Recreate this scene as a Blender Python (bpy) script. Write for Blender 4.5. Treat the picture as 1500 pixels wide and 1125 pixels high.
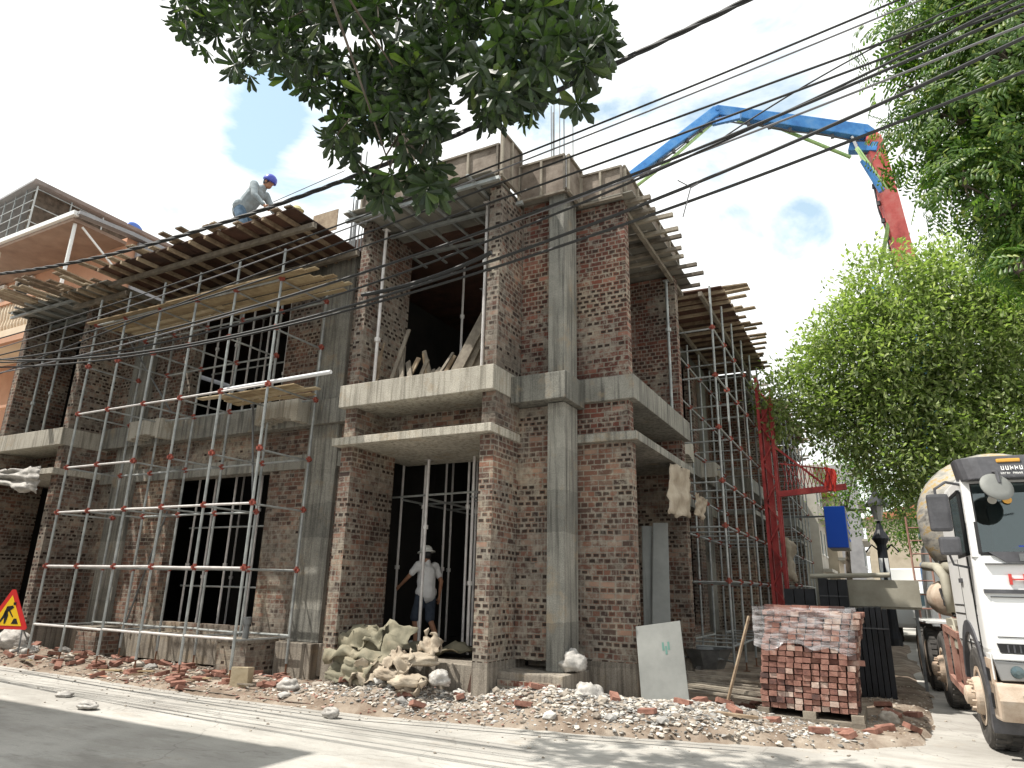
import bpy, bmesh, math, random
import numpy as np
from mathutils import Vector, Matrix, noise
random.seed(7); np.random.seed(7)
for o in list(bpy.data.objects): bpy.data.objects.remove(o)
SC = bpy.context.scene
COL = SC.collection
R = math.radians
# ------------------------------------------------------------ camera
YAW, PITCH, ROLL, FPX, CAMH = R(-28.12), R(16.71), R(-1.308), 995.9, 1.6
fw = Vector((math.sin(YAW)*math.cos(PITCH), math.cos(YAW)*math.cos(PITCH), math.sin(PITCH)))
rt = Vector((math.cos(YAW), -math.sin(YAW), 0)); dn = fw.cross(rt)
rx = rt*math.cos(ROLL)+dn*math.sin(ROLL); dx = -rt*math.sin(ROLL)+dn*math.cos(ROLL)
cam = bpy.data.cameras.new("camera"); camo = bpy.data.objects.new("camera", cam); COL.objects.link(camo)
Mx = Matrix((rx, -dx, -fw)).transposed()
camo.matrix_world = Matrix.Translation((0, 0, CAMH)) @ Mx.to_4x4()
cam.sensor_fit = 'HORIZONTAL'; cam.sensor_width = 36; cam.lens = FPX/1500*36
cam.clip_start = .05; cam.clip_end = 2000
SC.camera = camo
# ------------------------------------------------------------ sky and sun
SUN = Vector((-.455, -.33, 1)).normalized()          # direction towards the sun
W = bpy.data.worlds.new("World"); SC.world = W; W.use_nodes = True
nt = W.node_tree; nt.nodes.clear()
def N(nt, t, **k):
    n = nt.nodes.new(t)
    for a, b in k.items():
        if a.startswith('i_'):
            key = a[2:]; n.inputs[int(key) if key.isdigit() else key.replace('_', ' ')].default_value = b
        else: setattr(n, a, b)
    return n
sky = N(nt, 'ShaderNodeTexSky', sky_type='NISHITA', sun_disc=False, sun_elevation=math.asin(SUN.z),
        sun_rotation=math.atan2(SUN.x, SUN.y) % (2*math.pi), air_density=1.0, dust_density=.6, ozone_density=.5)
tc = N(nt, 'ShaderNodeTexCoord'); mp = N(nt, 'ShaderNodeMapping')
mp.inputs['Location'].default_value = (.55, 1.9, .42); mp.inputs['Scale'].default_value = (1, 1, 1.7)
ns = N(nt, 'ShaderNodeTexNoise', i_Scale=3.2, i_Detail=9, i_Roughness=.6, i_Distortion=.3)
cr = N(nt, 'ShaderNodeValToRGB'); cr.color_ramp.elements[0].position = .25; cr.color_ramp.elements[1].position = .40; cr.color_ramp.elements[0].color = (.3, .3, .3, 1)
skm = N(nt, 'ShaderNodeMixRGB'); skm.blend_type = 'MIX'; skm.inputs[2].default_value = (6.9, 7.0, 6.9, 1)
bg = N(nt, 'ShaderNodeBackground', i_Strength=.15); wo = N(nt, 'ShaderNodeOutputWorld')
L = nt.links.new
L(tc.outputs['Generated'], mp.inputs[0]); L(mp.outputs[0], ns.inputs['Vector'])
src = ns.outputs['Fac']                            # breaks in the cloud cover, each a patch of sky of its own size
for (gx, gy, gz), c0, amt in (((-.605, .555, .57), .9905, .23), ((-.66, .48, .58), .9955, .16), ((-.19, .72, .67), .955, .16), ((-.045, .885, .46), .9982, .19), ((-.13, .87, .47), .9988, .17), ((.5, -.5, .7), .9, .2), ((-.3, -.8, .5), .93, .2)):
    g = Vector((gx, gy, gz)).normalized(); dp = N(nt, 'ShaderNodeVectorMath', operation='DOT_PRODUCT'); dp.inputs[1].default_value = g; L(tc.outputs['Generated'], dp.inputs[0])
    mr = N(nt, 'ShaderNodeMapRange', interpolation_type='SMOOTHSTEP'); mr.inputs['From Min'].default_value = c0; mr.inputs['From Max'].default_value = 1-(1-c0)*.25; mr.inputs['To Max'].default_value = amt; L(dp.outputs['Value'], mr.inputs['Value'])
    sb = N(nt, 'ShaderNodeMath', operation='SUBTRACT'); L(src, sb.inputs[0]); L(mr.outputs[0], sb.inputs[1]); src = sb.outputs[0]
L(src, cr.inputs[0])
L(cr.outputs[0], skm.inputs[0]); tn = N(nt, 'ShaderNodeMixRGB', blend_type='MULTIPLY'); tn.inputs[0].default_value = 1; tn.inputs[2].default_value = (.95, 1.32, 1.15, 1); L(sky.outputs[0], tn.inputs[1]); L(tn.outputs[0], skm.inputs[1]); L(skm.outputs[0], bg.inputs[0]); L(bg.outputs[0], wo.inputs[0])
sl = bpy.data.lights.new("sun", 'SUN'); sl.energy = 5; sl.angle = R(.5); sl.color = (1, .95, .87)
so = bpy.data.objects.new("sun", sl); COL.objects.link(so); so.rotation_euler = (-SUN).to_track_quat('-Z', 'Y').to_euler()
SC.view_settings.view_transform = 'Standard'; SC.view_settings.look = 'None'; SC.view_settings.exposure = .45
# ------------------------------------------------------------ materials
MT = {}
def mat(name, col=(.5, .5, .5), rough=.8, metal=0, spec=.4, trans=None, alpha=1):
    m = bpy.data.materials.new(name); m.use_nodes = True; MT[name] = m
    b = m.node_tree.nodes['Principled BSDF']
    b.inputs['Base Color'].default_value = (*col, 1); b.inputs['Roughness'].default_value = rough
    b.inputs['Metallic'].default_value = metal; b.inputs['Specular IOR Level'].default_value = spec
    return m
def ramp(t, stops):
    c = t.nodes.new('ShaderNodeValToRGB'); e = c.color_ramp.elements
    while len(e) < len(stops): e.new(.5)
    for i, (p, q) in enumerate(stops): e[i].position = p; e[i].color = (*q, 1) if len(q) == 3 else q
    return c
def noisy(name, stops, scale=3, detail=8, rough=.85, bump=.3, bscale=30, stretch=(1, 1, 1), metal=0, spec=.3, island=0, rmin=None, bdist=.02):
    m = mat(name, (.5,)*3, rough, metal, spec); t = m.node_tree; L = t.links.new; b = t.nodes['Principled BSDF']
    tc = N(t, 'ShaderNodeTexCoord'); mp = N(t, 'ShaderNodeMapping'); mp.inputs['Scale'].default_value = stretch
    ge = N(t, 'ShaderNodeNewGeometry')
    n1 = N(t, 'ShaderNodeTexNoise', i_Scale=scale, i_Detail=detail, i_Roughness=.65)
    L(ge.outputs['Position'], mp.inputs[0]); L(mp.outputs[0], n1.inputs['Vector'])
    c = ramp(t, stops); src = n1.outputs['Fac']
    if island:
        ma = N(t, 'ShaderNodeMath', operation='MULTIPLY_ADD'); ma.inputs[1].default_value = island
        L(ge.outputs['Random Per Island'], ma.inputs[0]); s2 = N(t, 'ShaderNodeMath', operation='SUBTRACT'); s2.inputs[1].default_value = island/2
        L(n1.outputs['Fac'], s2.inputs[0]); L(s2.outputs[0], ma.inputs[2]); src = ma.outputs[0]
    L(src, c.inputs[0]); L(c.outputs[0], b.inputs['Base Color'])
    if bump:
        n2 = N(t, 'ShaderNodeTexNoise', i_Scale=bscale, i_Detail=6, i_Roughness=.7); L(mp.outputs[0], n2.inputs['Vector'])
        bp = N(t, 'ShaderNodeBump', i_Strength=bump, i_Distance=bdist); L(n2.outputs['Fac'], bp.inputs['Height']); L(bp.outputs[0], b.inputs['Normal'])
    return m
def brickmat(name, tint=(1, 1, 1), hole=.5, header=.35, smear=.5):
    m = mat(name, rough=.9, spec=.2); t = m.node_tree; L = t.links.new; b = t.nodes['Principled BSDF']
    uv = N(t, 'ShaderNodeUVMap'); sx = N(t, 'ShaderNodeSeparateXYZ'); L(uv.outputs[0], sx.inputs[0])
    ge = N(t, 'ShaderNodeNewGeometry')
    wob = N(t, 'ShaderNodeTexNoise', i_Scale=2.2, i_Detail=2); L(ge.outputs['Position'], wob.inputs['Vector'])
    va = N(t, 'ShaderNodeVectorMath', operation='SCALE'); va.inputs['Scale'].default_value = .03
    L(wob.outputs['Color'], va.inputs[0]); ad = N(t, 'ShaderNodeVectorMath', operation='ADD'); L(uv.outputs[0], ad.inputs[0]); L(va.outputs[0], ad.inputs[1])
    def bt(w, ms, smooth=.1):
        n = N(t, 'ShaderNodeTexBrick', offset=.5, squash=1)
        n.inputs['Color1'].default_value = (0, 0, 0, 1); n.inputs['Color2'].default_value = (1, 1, 1, 1); n.inputs['Mortar'].default_value = (.5, .5, .5, 1)
        n.inputs['Scale'].default_value = 1; n.inputs['Mortar Size'].default_value = ms; n.inputs['Mortar Smooth'].default_value = smooth
        n.inputs['Bias'].default_value = 0; n.inputs['Brick Width'].default_value = w; n.inputs['Row Height'].default_value = .083
        L(ad.outputs[0], n.inputs['Vector']); return n
    A = bt(.24, .0095); B = bt(.12, .0095); H = bt(.12, .021, .12)
    fl = N(t, 'ShaderNodeMath', operation='DIVIDE'); fl.inputs[1].default_value = .083
    s2 = N(t, 'ShaderNodeSeparateXYZ'); L(ad.outputs[0], s2.inputs[0]); L(s2.outputs['Y'], fl.inputs[0])
    f2 = N(t, 'ShaderNodeMath', operation='FLOOR'); L(fl.outputs[0], f2.inputs[0])
    wn = N(t, 'ShaderNodeTexWhiteNoise', noise_dimensions='1D'); L(f2.outputs[0], wn.inputs['W'])
    gt = N(t, 'ShaderNodeMath', operation='GREATER_THAN'); gt.inputs[1].default_value = header; L(wn.outputs['Value'], gt.inputs[0])
    mc = N(t, 'ShaderNodeMixRGB'); L(gt.outputs[0], mc.inputs[0]); L(A.outputs['Color'], mc.inputs[1]); L(B.outputs['Color'], mc.inputs[2])
    mf = N(t, 'ShaderNodeMixRGB'); L(gt.outputs[0], mf.inputs[0]); L(A.outputs['Fac'], mf.inputs[1]); L(B.outputs['Fac'], mf.inputs[2])
    k = [tuple(min(1, c*w) for c, w in zip(q, tint)) for q in ((.05, .034, .03), (.13, .065, .05), (.2, .1, .072), (.085, .057, .047), (.31, .2, .15), (.19, .085, .058))]
    c1 = ramp(t, [(0, k[0]), (.22, k[1]), (.45, k[2]), (.62, k[3]), (.82, k[4]), (1, k[5])]); c1.color_ramp.interpolation = 'LINEAR'; L(mc.outputs[0], c1.inputs[0])
    big = N(t, 'ShaderNodeTexNoise', i_Scale=.9, i_Detail=5); L(ge.outputs['Position'], big.inputs['Vector'])
    sm = N(t, 'ShaderNodeTexNoise', i_Scale=9, i_Detail=7, i_Roughness=.7); L(ge.outputs['Position'], sm.inputs['Vector'])
    ma = N(t, 'ShaderNodeMath', operation='MULTIPLY_ADD'); ma.inputs[1].default_value = .8; L(big.outputs['Fac'], ma.inputs[0]); L(sm.outputs['Fac'], ma.inputs[2])
    smr = ramp(t, [(.9-.12*smear, (0, 0, 0)), (1.12-.12*smear, (.75, .75, .75))]); L(ma.outputs[0], smr.inputs[0])
    mx = N(t, 'ShaderNodeMath', operation='MAXIMUM'); L(mf.outputs[0], mx.inputs[0]); L(smr.outputs[0], mx.inputs[1])
    mo = ramp(t, [(.35, (.15, .132, .11)), (.65, (.33, .3, .25))]); L(sm.outputs['Fac'], mo.inputs[0])
    m1 = N(t, 'ShaderNodeMixRGB'); L(mx.outputs[0], m1.inputs[0]); L(c1.outputs[0], m1.inputs[1]); L(mo.outputs[0], m1.inputs[2])
    # holes in the header ends
    iv = N(t, 'ShaderNodeMath', operation='SUBTRACT'); iv.inputs[0].default_value = 1; L(H.outputs['Fac'], iv.inputs[1])
    hm = N(t, 'ShaderNodeMath', operation='GREATER_THAN'); hm.inputs[1].default_value = 1-hole; L(B.outputs['Color'], hm.inputs[0])
    h2 = N(t, 'ShaderNodeMath', operation='MULTIPLY'); L(iv.outputs[0], h2.inputs[0]); L(hm.outputs[0], h2.inputs[1])
    h3 = N(t, 'ShaderNodeMath', operation='MULTIPLY'); L(h2.outputs[0], h3.inputs[0]); L(gt.outputs[0], h3.inputs[1])
    rg = ramp(t, [(.36, (.35,)*3), (.55, (1,)*3)]); L(big.outputs['Fac'], rg.inputs[0])
    h4 = N(t, 'ShaderNodeMath', operation='MULTIPLY'); L(h3.outputs[0], h4.inputs[0]); L(rg.outputs[0], h4.inputs[1])
    m2 = N(t, 'ShaderNodeMixRGB'); m2.inputs[2].default_value = (.035, .026, .022, 1); L(h4.outputs[0], m2.inputs[0]); L(m1.outputs[0], m2.inputs[1])
    dm = N(t, 'ShaderNodeMapping'); dm.inputs['Scale'].default_value = (11, 11, .55); L(ge.outputs['Position'], dm.inputs[0])
    dn_ = N(t, 'ShaderNodeTexNoise', i_Scale=1.2, i_Detail=5, i_Roughness=.6); L(dm.outputs[0], dn_.inputs['Vector']); dr_ = ramp(t, [(.56, (0, 0, 0)), (.7, (.55, .55, .55))]); L(dn_.outputs['Fac'], dr_.inputs[0])
    m5 = N(t, 'ShaderNodeMixRGB'); L(dr_.outputs[0], m5.inputs[0]); L(m2.outputs[0], m5.inputs[1]); m5.inputs[2].default_value = (.3, .275, .235, 1)
    pt_ = N(t, 'ShaderNodeTexNoise', i_Scale=.7, i_Detail=7, i_Roughness=.65); L(ge.outputs['Position'], pt_.inputs['Vector']); pr_ = ramp(t, [(.35, (.6, .58, .58)), (.5, (.95, .95, .95)), (.66, (1.3, 1.25, 1.15))]); L(pt_.outputs['Fac'], pr_.inputs[0])
    m6 = N(t, 'ShaderNodeMixRGB', blend_type='MULTIPLY'); m6.inputs[0].default_value = 1; L(m5.outputs[0], m6.inputs[1]); L(pr_.outputs[0], m6.inputs[2])
    L(m6.outputs[0], b.inputs['Base Color'])
    # relief
    hh = N(t, 'ShaderNodeMath', operation='MULTIPLY_ADD'); hh.inputs[1].default_value = -.9; L(mf.outputs[0], hh.inputs[0])
    ss = N(t, 'ShaderNodeMath', operation='MULTIPLY'); ss.inputs[1].default_value = .8; L(sm.outputs['Fac'], ss.inputs[0]); L(ss.outputs[0], hh.inputs[2])
    h5 = N(t, 'ShaderNodeMath', operation='MULTIPLY_ADD'); h5.inputs[1].default_value = -1.5; L(h4.outputs[0], h5.inputs[0]); L(hh.outputs[0], h5.inputs[2])
    bp = N(t, 'ShaderNodeBump', i_Strength=.8, i_Distance=.012); L(h5.outputs[0], bp.inputs['Height']); L(bp.outputs[0], b.inputs['Normal'])
    return m
brickmat('brick', hole=.55, header=.3); brickmat('brick_red', (.95, .72, .72), .62, .35, .1); brickmat('brick_plain', (1, 1.05, 1.05), .12, .55, .9)
def concmat(name, lo, hi, stain=(.16, .15, .14), board=0):
    m = noisy(name, [(.3, lo), (.7, hi)], 1.3, 9, .9, .35, 26); t = m.node_tree; L = t.links.new; b = t.nodes['Principled BSDF']
    c = b.inputs['Base Color'].links[0].from_socket; ge = N(t, 'ShaderNodeNewGeometry')
    mp = N(t, 'ShaderNodeMapping'); mp.inputs['Scale'].default_value = (9, 9, .45); L(ge.outputs['Position'], mp.inputs[0])
    n = N(t, 'ShaderNodeTexNoise', i_Scale=1.6, i_Detail=6, i_Roughness=.6); L(mp.outputs[0], n.inputs['Vector'])
    r = ramp(t, [(.46, (0, 0, 0)), (.66, (.9, .9, .9))]); L(n.outputs['Fac'], r.inputs[0])
    mx = N(t, 'ShaderNodeMixRGB'); L(r.outputs[0], mx.inputs[0]); L(c, mx.inputs[1]); mx.inputs[2].default_value = (*stain, 1)
    sp = N(t, 'ShaderNodeTexNoise', i_Scale=60, i_Detail=3); L(ge.outputs['Position'], sp.inputs['Vector'])
    r2 = ramp(t, [(.3, (.72, .72, .72)), (.6, (1.08, 1.08, 1.08))]); L(sp.outputs['Fac'], r2.inputs[0])
    mu = N(t, 'ShaderNodeMixRGB', blend_type='MULTIPLY'); mu.inputs[0].default_value = 1; L(mx.outputs[0], mu.inputs[1]); L(r2.outputs[0], mu.inputs[2])
    bl = N(t, 'ShaderNodeTexNoise', i_Scale=2.3, i_Detail=8, i_Roughness=.7); L(ge.outputs['Position'], bl.inputs['Vector'])
    r3 = ramp(t, [(.56, (0, 0, 0)), (.68, (.55, .55, .55))]); L(bl.outputs['Fac'], r3.inputs[0])
    m3 = N(t, 'ShaderNodeMixRGB'); L(r3.outputs[0], m3.inputs[0]); L(mu.outputs[0], m3.inputs[1]); m3.inputs[2].default_value = (.3, .23, .15, 1)
    sz = N(t, 'ShaderNodeSeparateXYZ'); L(ge.outputs['Position'], sz.inputs[0]); dv = N(t, 'ShaderNodeMath', operation='MULTIPLY_ADD'); dv.inputs[1].default_value = 1/.62; L(sz.outputs['Z'], dv.inputs[0]); dw = N(t, 'ShaderNodeMath', operation='MULTIPLY'); dw.inputs[1].default_value = .25; L(bl.outputs['Fac'], dw.inputs[0]); L(dw.outputs[0], dv.inputs[2])
    fl_ = N(t, 'ShaderNodeMath', operation='FLOOR'); L(dv.outputs[0], fl_.inputs[0]); wn_ = N(t, 'ShaderNodeTexWhiteNoise', noise_dimensions='1D'); L(fl_.outputs[0], wn_.inputs['W']); r4 = ramp(t, [(0, (.78, .78, .77)), (1, (1.16, 1.15, 1.12))]); L(wn_.outputs['Value'], r4.inputs[0])
    m4 = N(t, 'ShaderNodeMixRGB', blend_type='MULTIPLY'); m4.inputs[0].default_value = 1; L(m3.outputs[0], m4.inputs[1]); L(r4.outputs[0], m4.inputs[2])
    L(m4.outputs[0], b.inputs['Base Color']); return m
concmat('concrete', (.16, .158, .145), (.34, .33, .295), (.09, .088, .08)); concmat('concrete_dark', (.11, .11, .1), (.24, .235, .21), (.065, .065, .06))
concmat('concrete_pale', (.33, .31, .27), (.52, .49, .43), (.2, .185, .155)); concmat('plinth', (.2, .175, .15), (.36, .325, .275), (.1, .085, .07))
noisy('wood', [(.25, (.12, .085, .055)), (.5, (.25, .185, .125)), (.8, (.42, .34, .24))], 6, 7, .8, .4, 40, (1, 1, 1), island=.5)
noisy('wood_grey', [(.25, (.085, .072, .058)), (.5, (.18, .155, .125)), (.8, (.31, .275, .22))], 5, 7, .85, .4, 40, island=.55)
noisy('ply_red', [(.3, (.03, .018, .014)), (.7, (.1, .05, .035))], 3, 7, .7, .2, 30, island=.3)
noisy('ply_panel', [(.3, (.09, .068, .052)), (.5, (.19, .155, .125)), (.75, (.31, .265, .22))], 3.2, 8, .85, .3, 30, island=.3)
noisy('ply_grey', [(.3, (.12, .115, .1)), (.7, (.26, .245, .21))], 2.2, 8, .85, .3, 30, island=.25)
noisy('bamboo', [(.25, (.26, .19, .11)), (.6, (.42, .33, .2)), (.9, (.56, .47, .33))], 7, 6, .7, .3, 30, island=.5)
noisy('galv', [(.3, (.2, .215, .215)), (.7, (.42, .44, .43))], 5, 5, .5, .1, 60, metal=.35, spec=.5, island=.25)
noisy('galv_lit', [(.3, (.5, .47, .46)), (.7, (.72, .7, .68))], 5, 5, .45, .1, 60, metal=.2, spec=.5, island=.2)  # brighter copy of galv with the caught light put into its colour
noisy('steel_dark', [(.3, (.1, .105, .11)), (.7, (.22, .23, .23))], 5, 5, .5, .1, 60, metal=.3, spec=.5)
noisy('coupler', [(.3, (.16, .04, .03)), (.7, (.36, .1, .07))], 20, 4, .75, .2, 80)
noisy('rust', [(.3, (.1, .05, .03)), (.7, (.25, .13, .08))], 20, 4, .8, .2, 80)
noisy('tarp', [(.3, (.25, .2, .15)), (.6, (.42, .36, .28)), (.8, (.52, .46, .37))], 3, 7, .8, .3, 25)
noisy('tarp_green', [(.3, (.13, .125, .09)), (.55, (.23, .21, .15)), (.75, (.33, .28, .2))], 4, 7, .8, .3, 25)
noisy('sack', [(.3, (.22, .21, .2)), (.55, (.42, .4, .37)), (.75, (.6, .58, .55))], 9, 7, .6, .4, 25)
noisy('board_grey', [(.3, (.17, .175, .165)), (.7, (.25, .255, .24))], 2, 6, .6, .08, 40)
noisy('rubble', [(.2, (.2, .17, .14)), (.5, (.36, .32, .27)), (.8, (.54, .5, .44))], 8, 5, .9, .3, 40, island=.8)
noisy('rubble_grey', [(.2, (.15, .145, .135)), (.5, (.3, .29, .275)), (.8, (.5, .49, .465))], 8, 5, .9, .3, 40, island=.8)
noisy('brick_chunk', [(.2, (.17, .08, .06)), (.5, (.31, .16, .12)), (.8, (.42, .31, .26))], 9, 5, .9, .4, 40, island=.7)
noisy('steel_red', [(.3, (.15, .025, .022)), (.5, (.34, .035, .035)), (.75, (.42, .1, .08))], 3, 6, .55, .1, 50)
noisy('boom_red', [(.3, (.42, .07, .07)), (.5, (.62, .13, .12)), (.75, (.66, .27, .24))], 2, 5, .4, .03, 50)
noisy('boom_blue', [(.3, (.03, .12, .33)), (.5, (.05, .2, .48)), (.75, (.13, .28, .5))], 2, 5, .4, .03, 50)
noisy('pipe_green', [(.3, (.22, .38, .14)), (.7, (.4, .52, .24))], 6, 5, .5, .05, 50)
noisy('plastic_black', [(.3, (.008, .009, .011)), (.7, (.022, .024, .03))], 3, 5, .5, .1, 50)
noisy('tin_beige', [(.3, (.27, .25, .2)), (.7, (.42, .4, .33))], 2, 6, .7, .1, 30)
noisy('orange_paint', [(.3, (.44, .235, .15)), (.7, (.55, .32, .21))], 1.2, 7, .85, .1, 40)
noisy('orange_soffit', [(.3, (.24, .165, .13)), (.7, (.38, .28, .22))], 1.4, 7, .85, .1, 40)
noisy('cream_paint', [(.3, (.6, .47, .34)), (.7, (.72, .62, .48))], 1.2, 7, .85, .1, 40)
noisy('grey_render', [(.3, (.24, .24, .25)), (.7, (.36, .36, .37))], 1.5, 8, .9, .2, 30)
noisy('truck_white', [(.2, (.5, .47, .42)), (.38, (.72, .72, .71)), (.8, (.8, .8, .8))], 2.2, 7, .35, .02, 40, spec=.5)
noisy('truck_dirt', [(.25, (.3, .2, .14)), (.5, (.5, .4, .31)), (.8, (.62, .55, .47))], 4, 8, .8, .25, 40)
noisy('truck_frame', [(.3, (.2, .09, .07)), (.7, (.4, .24, .19))], 6, 6, .8, .2, 40)
noisy('tyre', [(.3, (.035, .034, .033)), (.55, (.08, .075, .07)), (.8, (.2, .185, .165))], 5, 7, .9, .3, 40)
noisy('drum', [(.3, (.08, .078, .075)), (.43, (.26, .25, .23)), (.52, (.42, .4, .36)), (.58, (.42, .28, .09)), (.66, (.45, .43, .39))], 3.4, 7, .5, .1, 40, stretch=(1, .35, 2.2))
noisy('plastic_dark', [(.3, (.05, .05, .055)), (.7, (.11, .11, .12))], 5, 6, .5, .05, 50)
noisy('bark', [(.3, (.045, .036, .028)), (.7, (.13, .105, .082))], 6, 7, .95, .6, 30)
noisy('roof_tile', [(.3, (.3, .1, .06)), (.7, (.45, .18, .11))], 3, 6, .8, .3, 20)
noisy('facade_a', [(.3, (.32, .3, .26)), (.7, (.44, .42, .37))], 1, 6, .8, .05, 20)
noisy('facade_b', [(.3, (.33, .28, .21)), (.7, (.46, .4, .31))], 1, 6, .8, .05, 20)
noisy('skin', [(.3, (.3, .15, .09)), (.7, (.4, .21, .13))], 8, 5, .6, .05, 60)
noisy('shirt_white', [(.3, (.6, .6, .6)), (.7, (.75, .75, .75))], 6, 5, .9, .3, 14)
noisy('shirt_grey', [(.3, (.2, .24, .26)), (.7, (.32, .36, .38))], 6, 5, .9, .3, 14)
noisy('jeans', [(.3, (.06, .1, .15)), (.7, (.13, .2, .28))], 8, 5, .9, .3, 14)
noisy('navy', [(.3, (.03, .04, .06)), (.7, (.06, .075, .1))], 8, 5, .9, .3, 14)
noisy('straw', [(.3, (.45, .4, .2)), (.7, (.6, .55, .3))], 8, 5, .8, .3, 30)
mat('helmet_white', (.75, .76, .72), .35); mat('helmet_blue', (.06, .08, .42), .4)
noisy('interior_shade', [(.3, (.012, .012, .012)), (.7, (.03, .028, .026))], 1, 5, .95, .1, 20)  # near-black for room surfaces, the indoor shade is put into the colour
mat('black', (.012, .012, .013), .6); mat('glassdark', (.09, .13, .14), .08, metal=.35, spec=.9); mat('white_pipe', (.75, .76, .78), .4)
mat('sign_yellow', (.85, .55, .02), .45); mat('sign_red', (.6, .03, .03), .45); mat('blue_sign', (.012, .1, .62), .45); mat('white_paint', (.75, .75, .73), .6)
mat('amber', (.7, .36, .06), .35); mat('chrome', (.5, .5, .5), .3, .8); mat('letter_red', (.5, .05, .04), .5); mat('stamp', (.1, .2, .17), .8)
mat('cable', (.02, .021, .022), .6); mat('cable_grey', (.15, .15, .16), .4); mat('cloth_blue', (.02, .05, .3), .8); mat('tank_blue', (.05, .12, .4), .3, .2)
mat('red_net', (.75, .08, .06), .8); noisy('carton', [(.3, (.3, .24, .15)), (.7, (.45, .38, .27))], 5, 6, .85, .3, 30); mat('lens', (.25, .25, .25), .1, .2, .8)
# windscreen glass: dark tinted, lets the cab show
g = mat('windscreen'); gt_ = g.node_tree; gl = N(gt_, 'ShaderNodeBsdfGlossy'); gl.inputs['Roughness'].default_value = .03; gl.inputs['Color'].default_value = (.75, .88, .9, 1)
tp_ = N(gt_, 'ShaderNodeBsdfTransparent'); tp_.inputs['Color'].default_value = (.3, .4, .4, 1); lw = N(gt_, 'ShaderNodeLayerWeight', i_Blend=.25); md_ = N(gt_, 'ShaderNodeMath', operation='MULTIPLY_ADD'); md_.inputs[1].default_value = .6; md_.inputs[2].default_value = .12
mg = N(gt_, 'ShaderNodeMixShader'); gt_.links.new(lw.outputs['Fresnel'], md_.inputs[0]); gt_.links.new(md_.outputs[0], mg.inputs[0]); gt_.links.new(tp_.outputs[0], mg.inputs[1]); gt_.links.new(gl.outputs[0], mg.inputs[2]); gt_.links.new(mg.outputs[0], gt_.nodes['Material Output'].inputs[0])
# thin plastic film
f = mat('film', (.8, .78, .8), .12, spec=.8); ft = f.node_tree; fb = ft.nodes['Principled BSDF']
tr = N(ft, 'ShaderNodeBsdfTransparent'); ms = N(ft, 'ShaderNodeMixShader'); fn = N(ft, 'ShaderNodeTexNoise', i_Scale=4, i_Detail=6, i_Roughness=.6)
fg = N(ft, 'ShaderNodeNewGeometry'); fm = N(ft, 'ShaderNodeMapping'); fm.inputs['Scale'].default_value = (1, 1, 5); ft.links.new(fg.outputs['Position'], fm.inputs[0]); ft.links.new(fm.outputs[0], fn.inputs['Vector'])
fr = ramp(ft, [(.42, (.05,)*3), (.75, (.62,)*3)]); ft.links.new(fn.outputs['Fac'], fr.inputs[0]); ft.links.new(fr.outputs[0], ms.inputs[0])
ft.links.new(tr.outputs[0], ms.inputs[1]); ft.links.new(fb.outputs[0], ms.inputs[2]); ft.links.new(ms.outputs[0], ft.nodes['Material Output'].inputs[0])
fbp = N(ft, 'ShaderNodeBump', i_Strength=.7, i_Distance=.03); ft.links.new(fn.outputs['Fac'], fbp.inputs['Height']); ft.links.new(fbp.outputs[0], fb.inputs['Normal'])
def leafmat(name, stops, tl=.35):
    m = mat(name, rough=.45, spec=.35); t = m.node_tree; L = t.links.new; b = t.nodes['Principled BSDF']
    ge = N(t, 'ShaderNodeNewGeometry'); c = ramp(t, stops); L(ge.outputs['Random Per Island'], c.inputs[0]); L(c.outputs[0], b.inputs['Base Color'])
    tr = N(t, 'ShaderNodeBsdfTranslucent'); mu = N(t, 'ShaderNodeMixRGB', blend_type='MULTIPLY'); mu.inputs[0].default_value = 1; mu.inputs[2].default_value = (1.5, 1.9, .6, 1)
    L(c.outputs[0], mu.inputs[1]); L(mu.outputs[0], tr.inputs[0]); ms = N(t, 'ShaderNodeMixShader'); ms.inputs[0].default_value = tl
    L(b.outputs[0], ms.inputs[1]); L(tr.outputs[0], ms.inputs[2]); L(ms.outputs[0], t.nodes['Material Output'].inputs[0]); return m
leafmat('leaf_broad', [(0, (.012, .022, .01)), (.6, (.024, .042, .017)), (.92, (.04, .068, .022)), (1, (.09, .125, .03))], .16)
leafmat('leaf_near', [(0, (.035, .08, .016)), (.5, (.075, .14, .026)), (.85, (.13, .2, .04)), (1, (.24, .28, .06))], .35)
leafmat('leaf_far', [(0, (.1, .14, .05)), (.5, (.22, .27, .11)), (.85, (.31, .35, .17)), (1, (.45, .46, .27))], .35)
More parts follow.
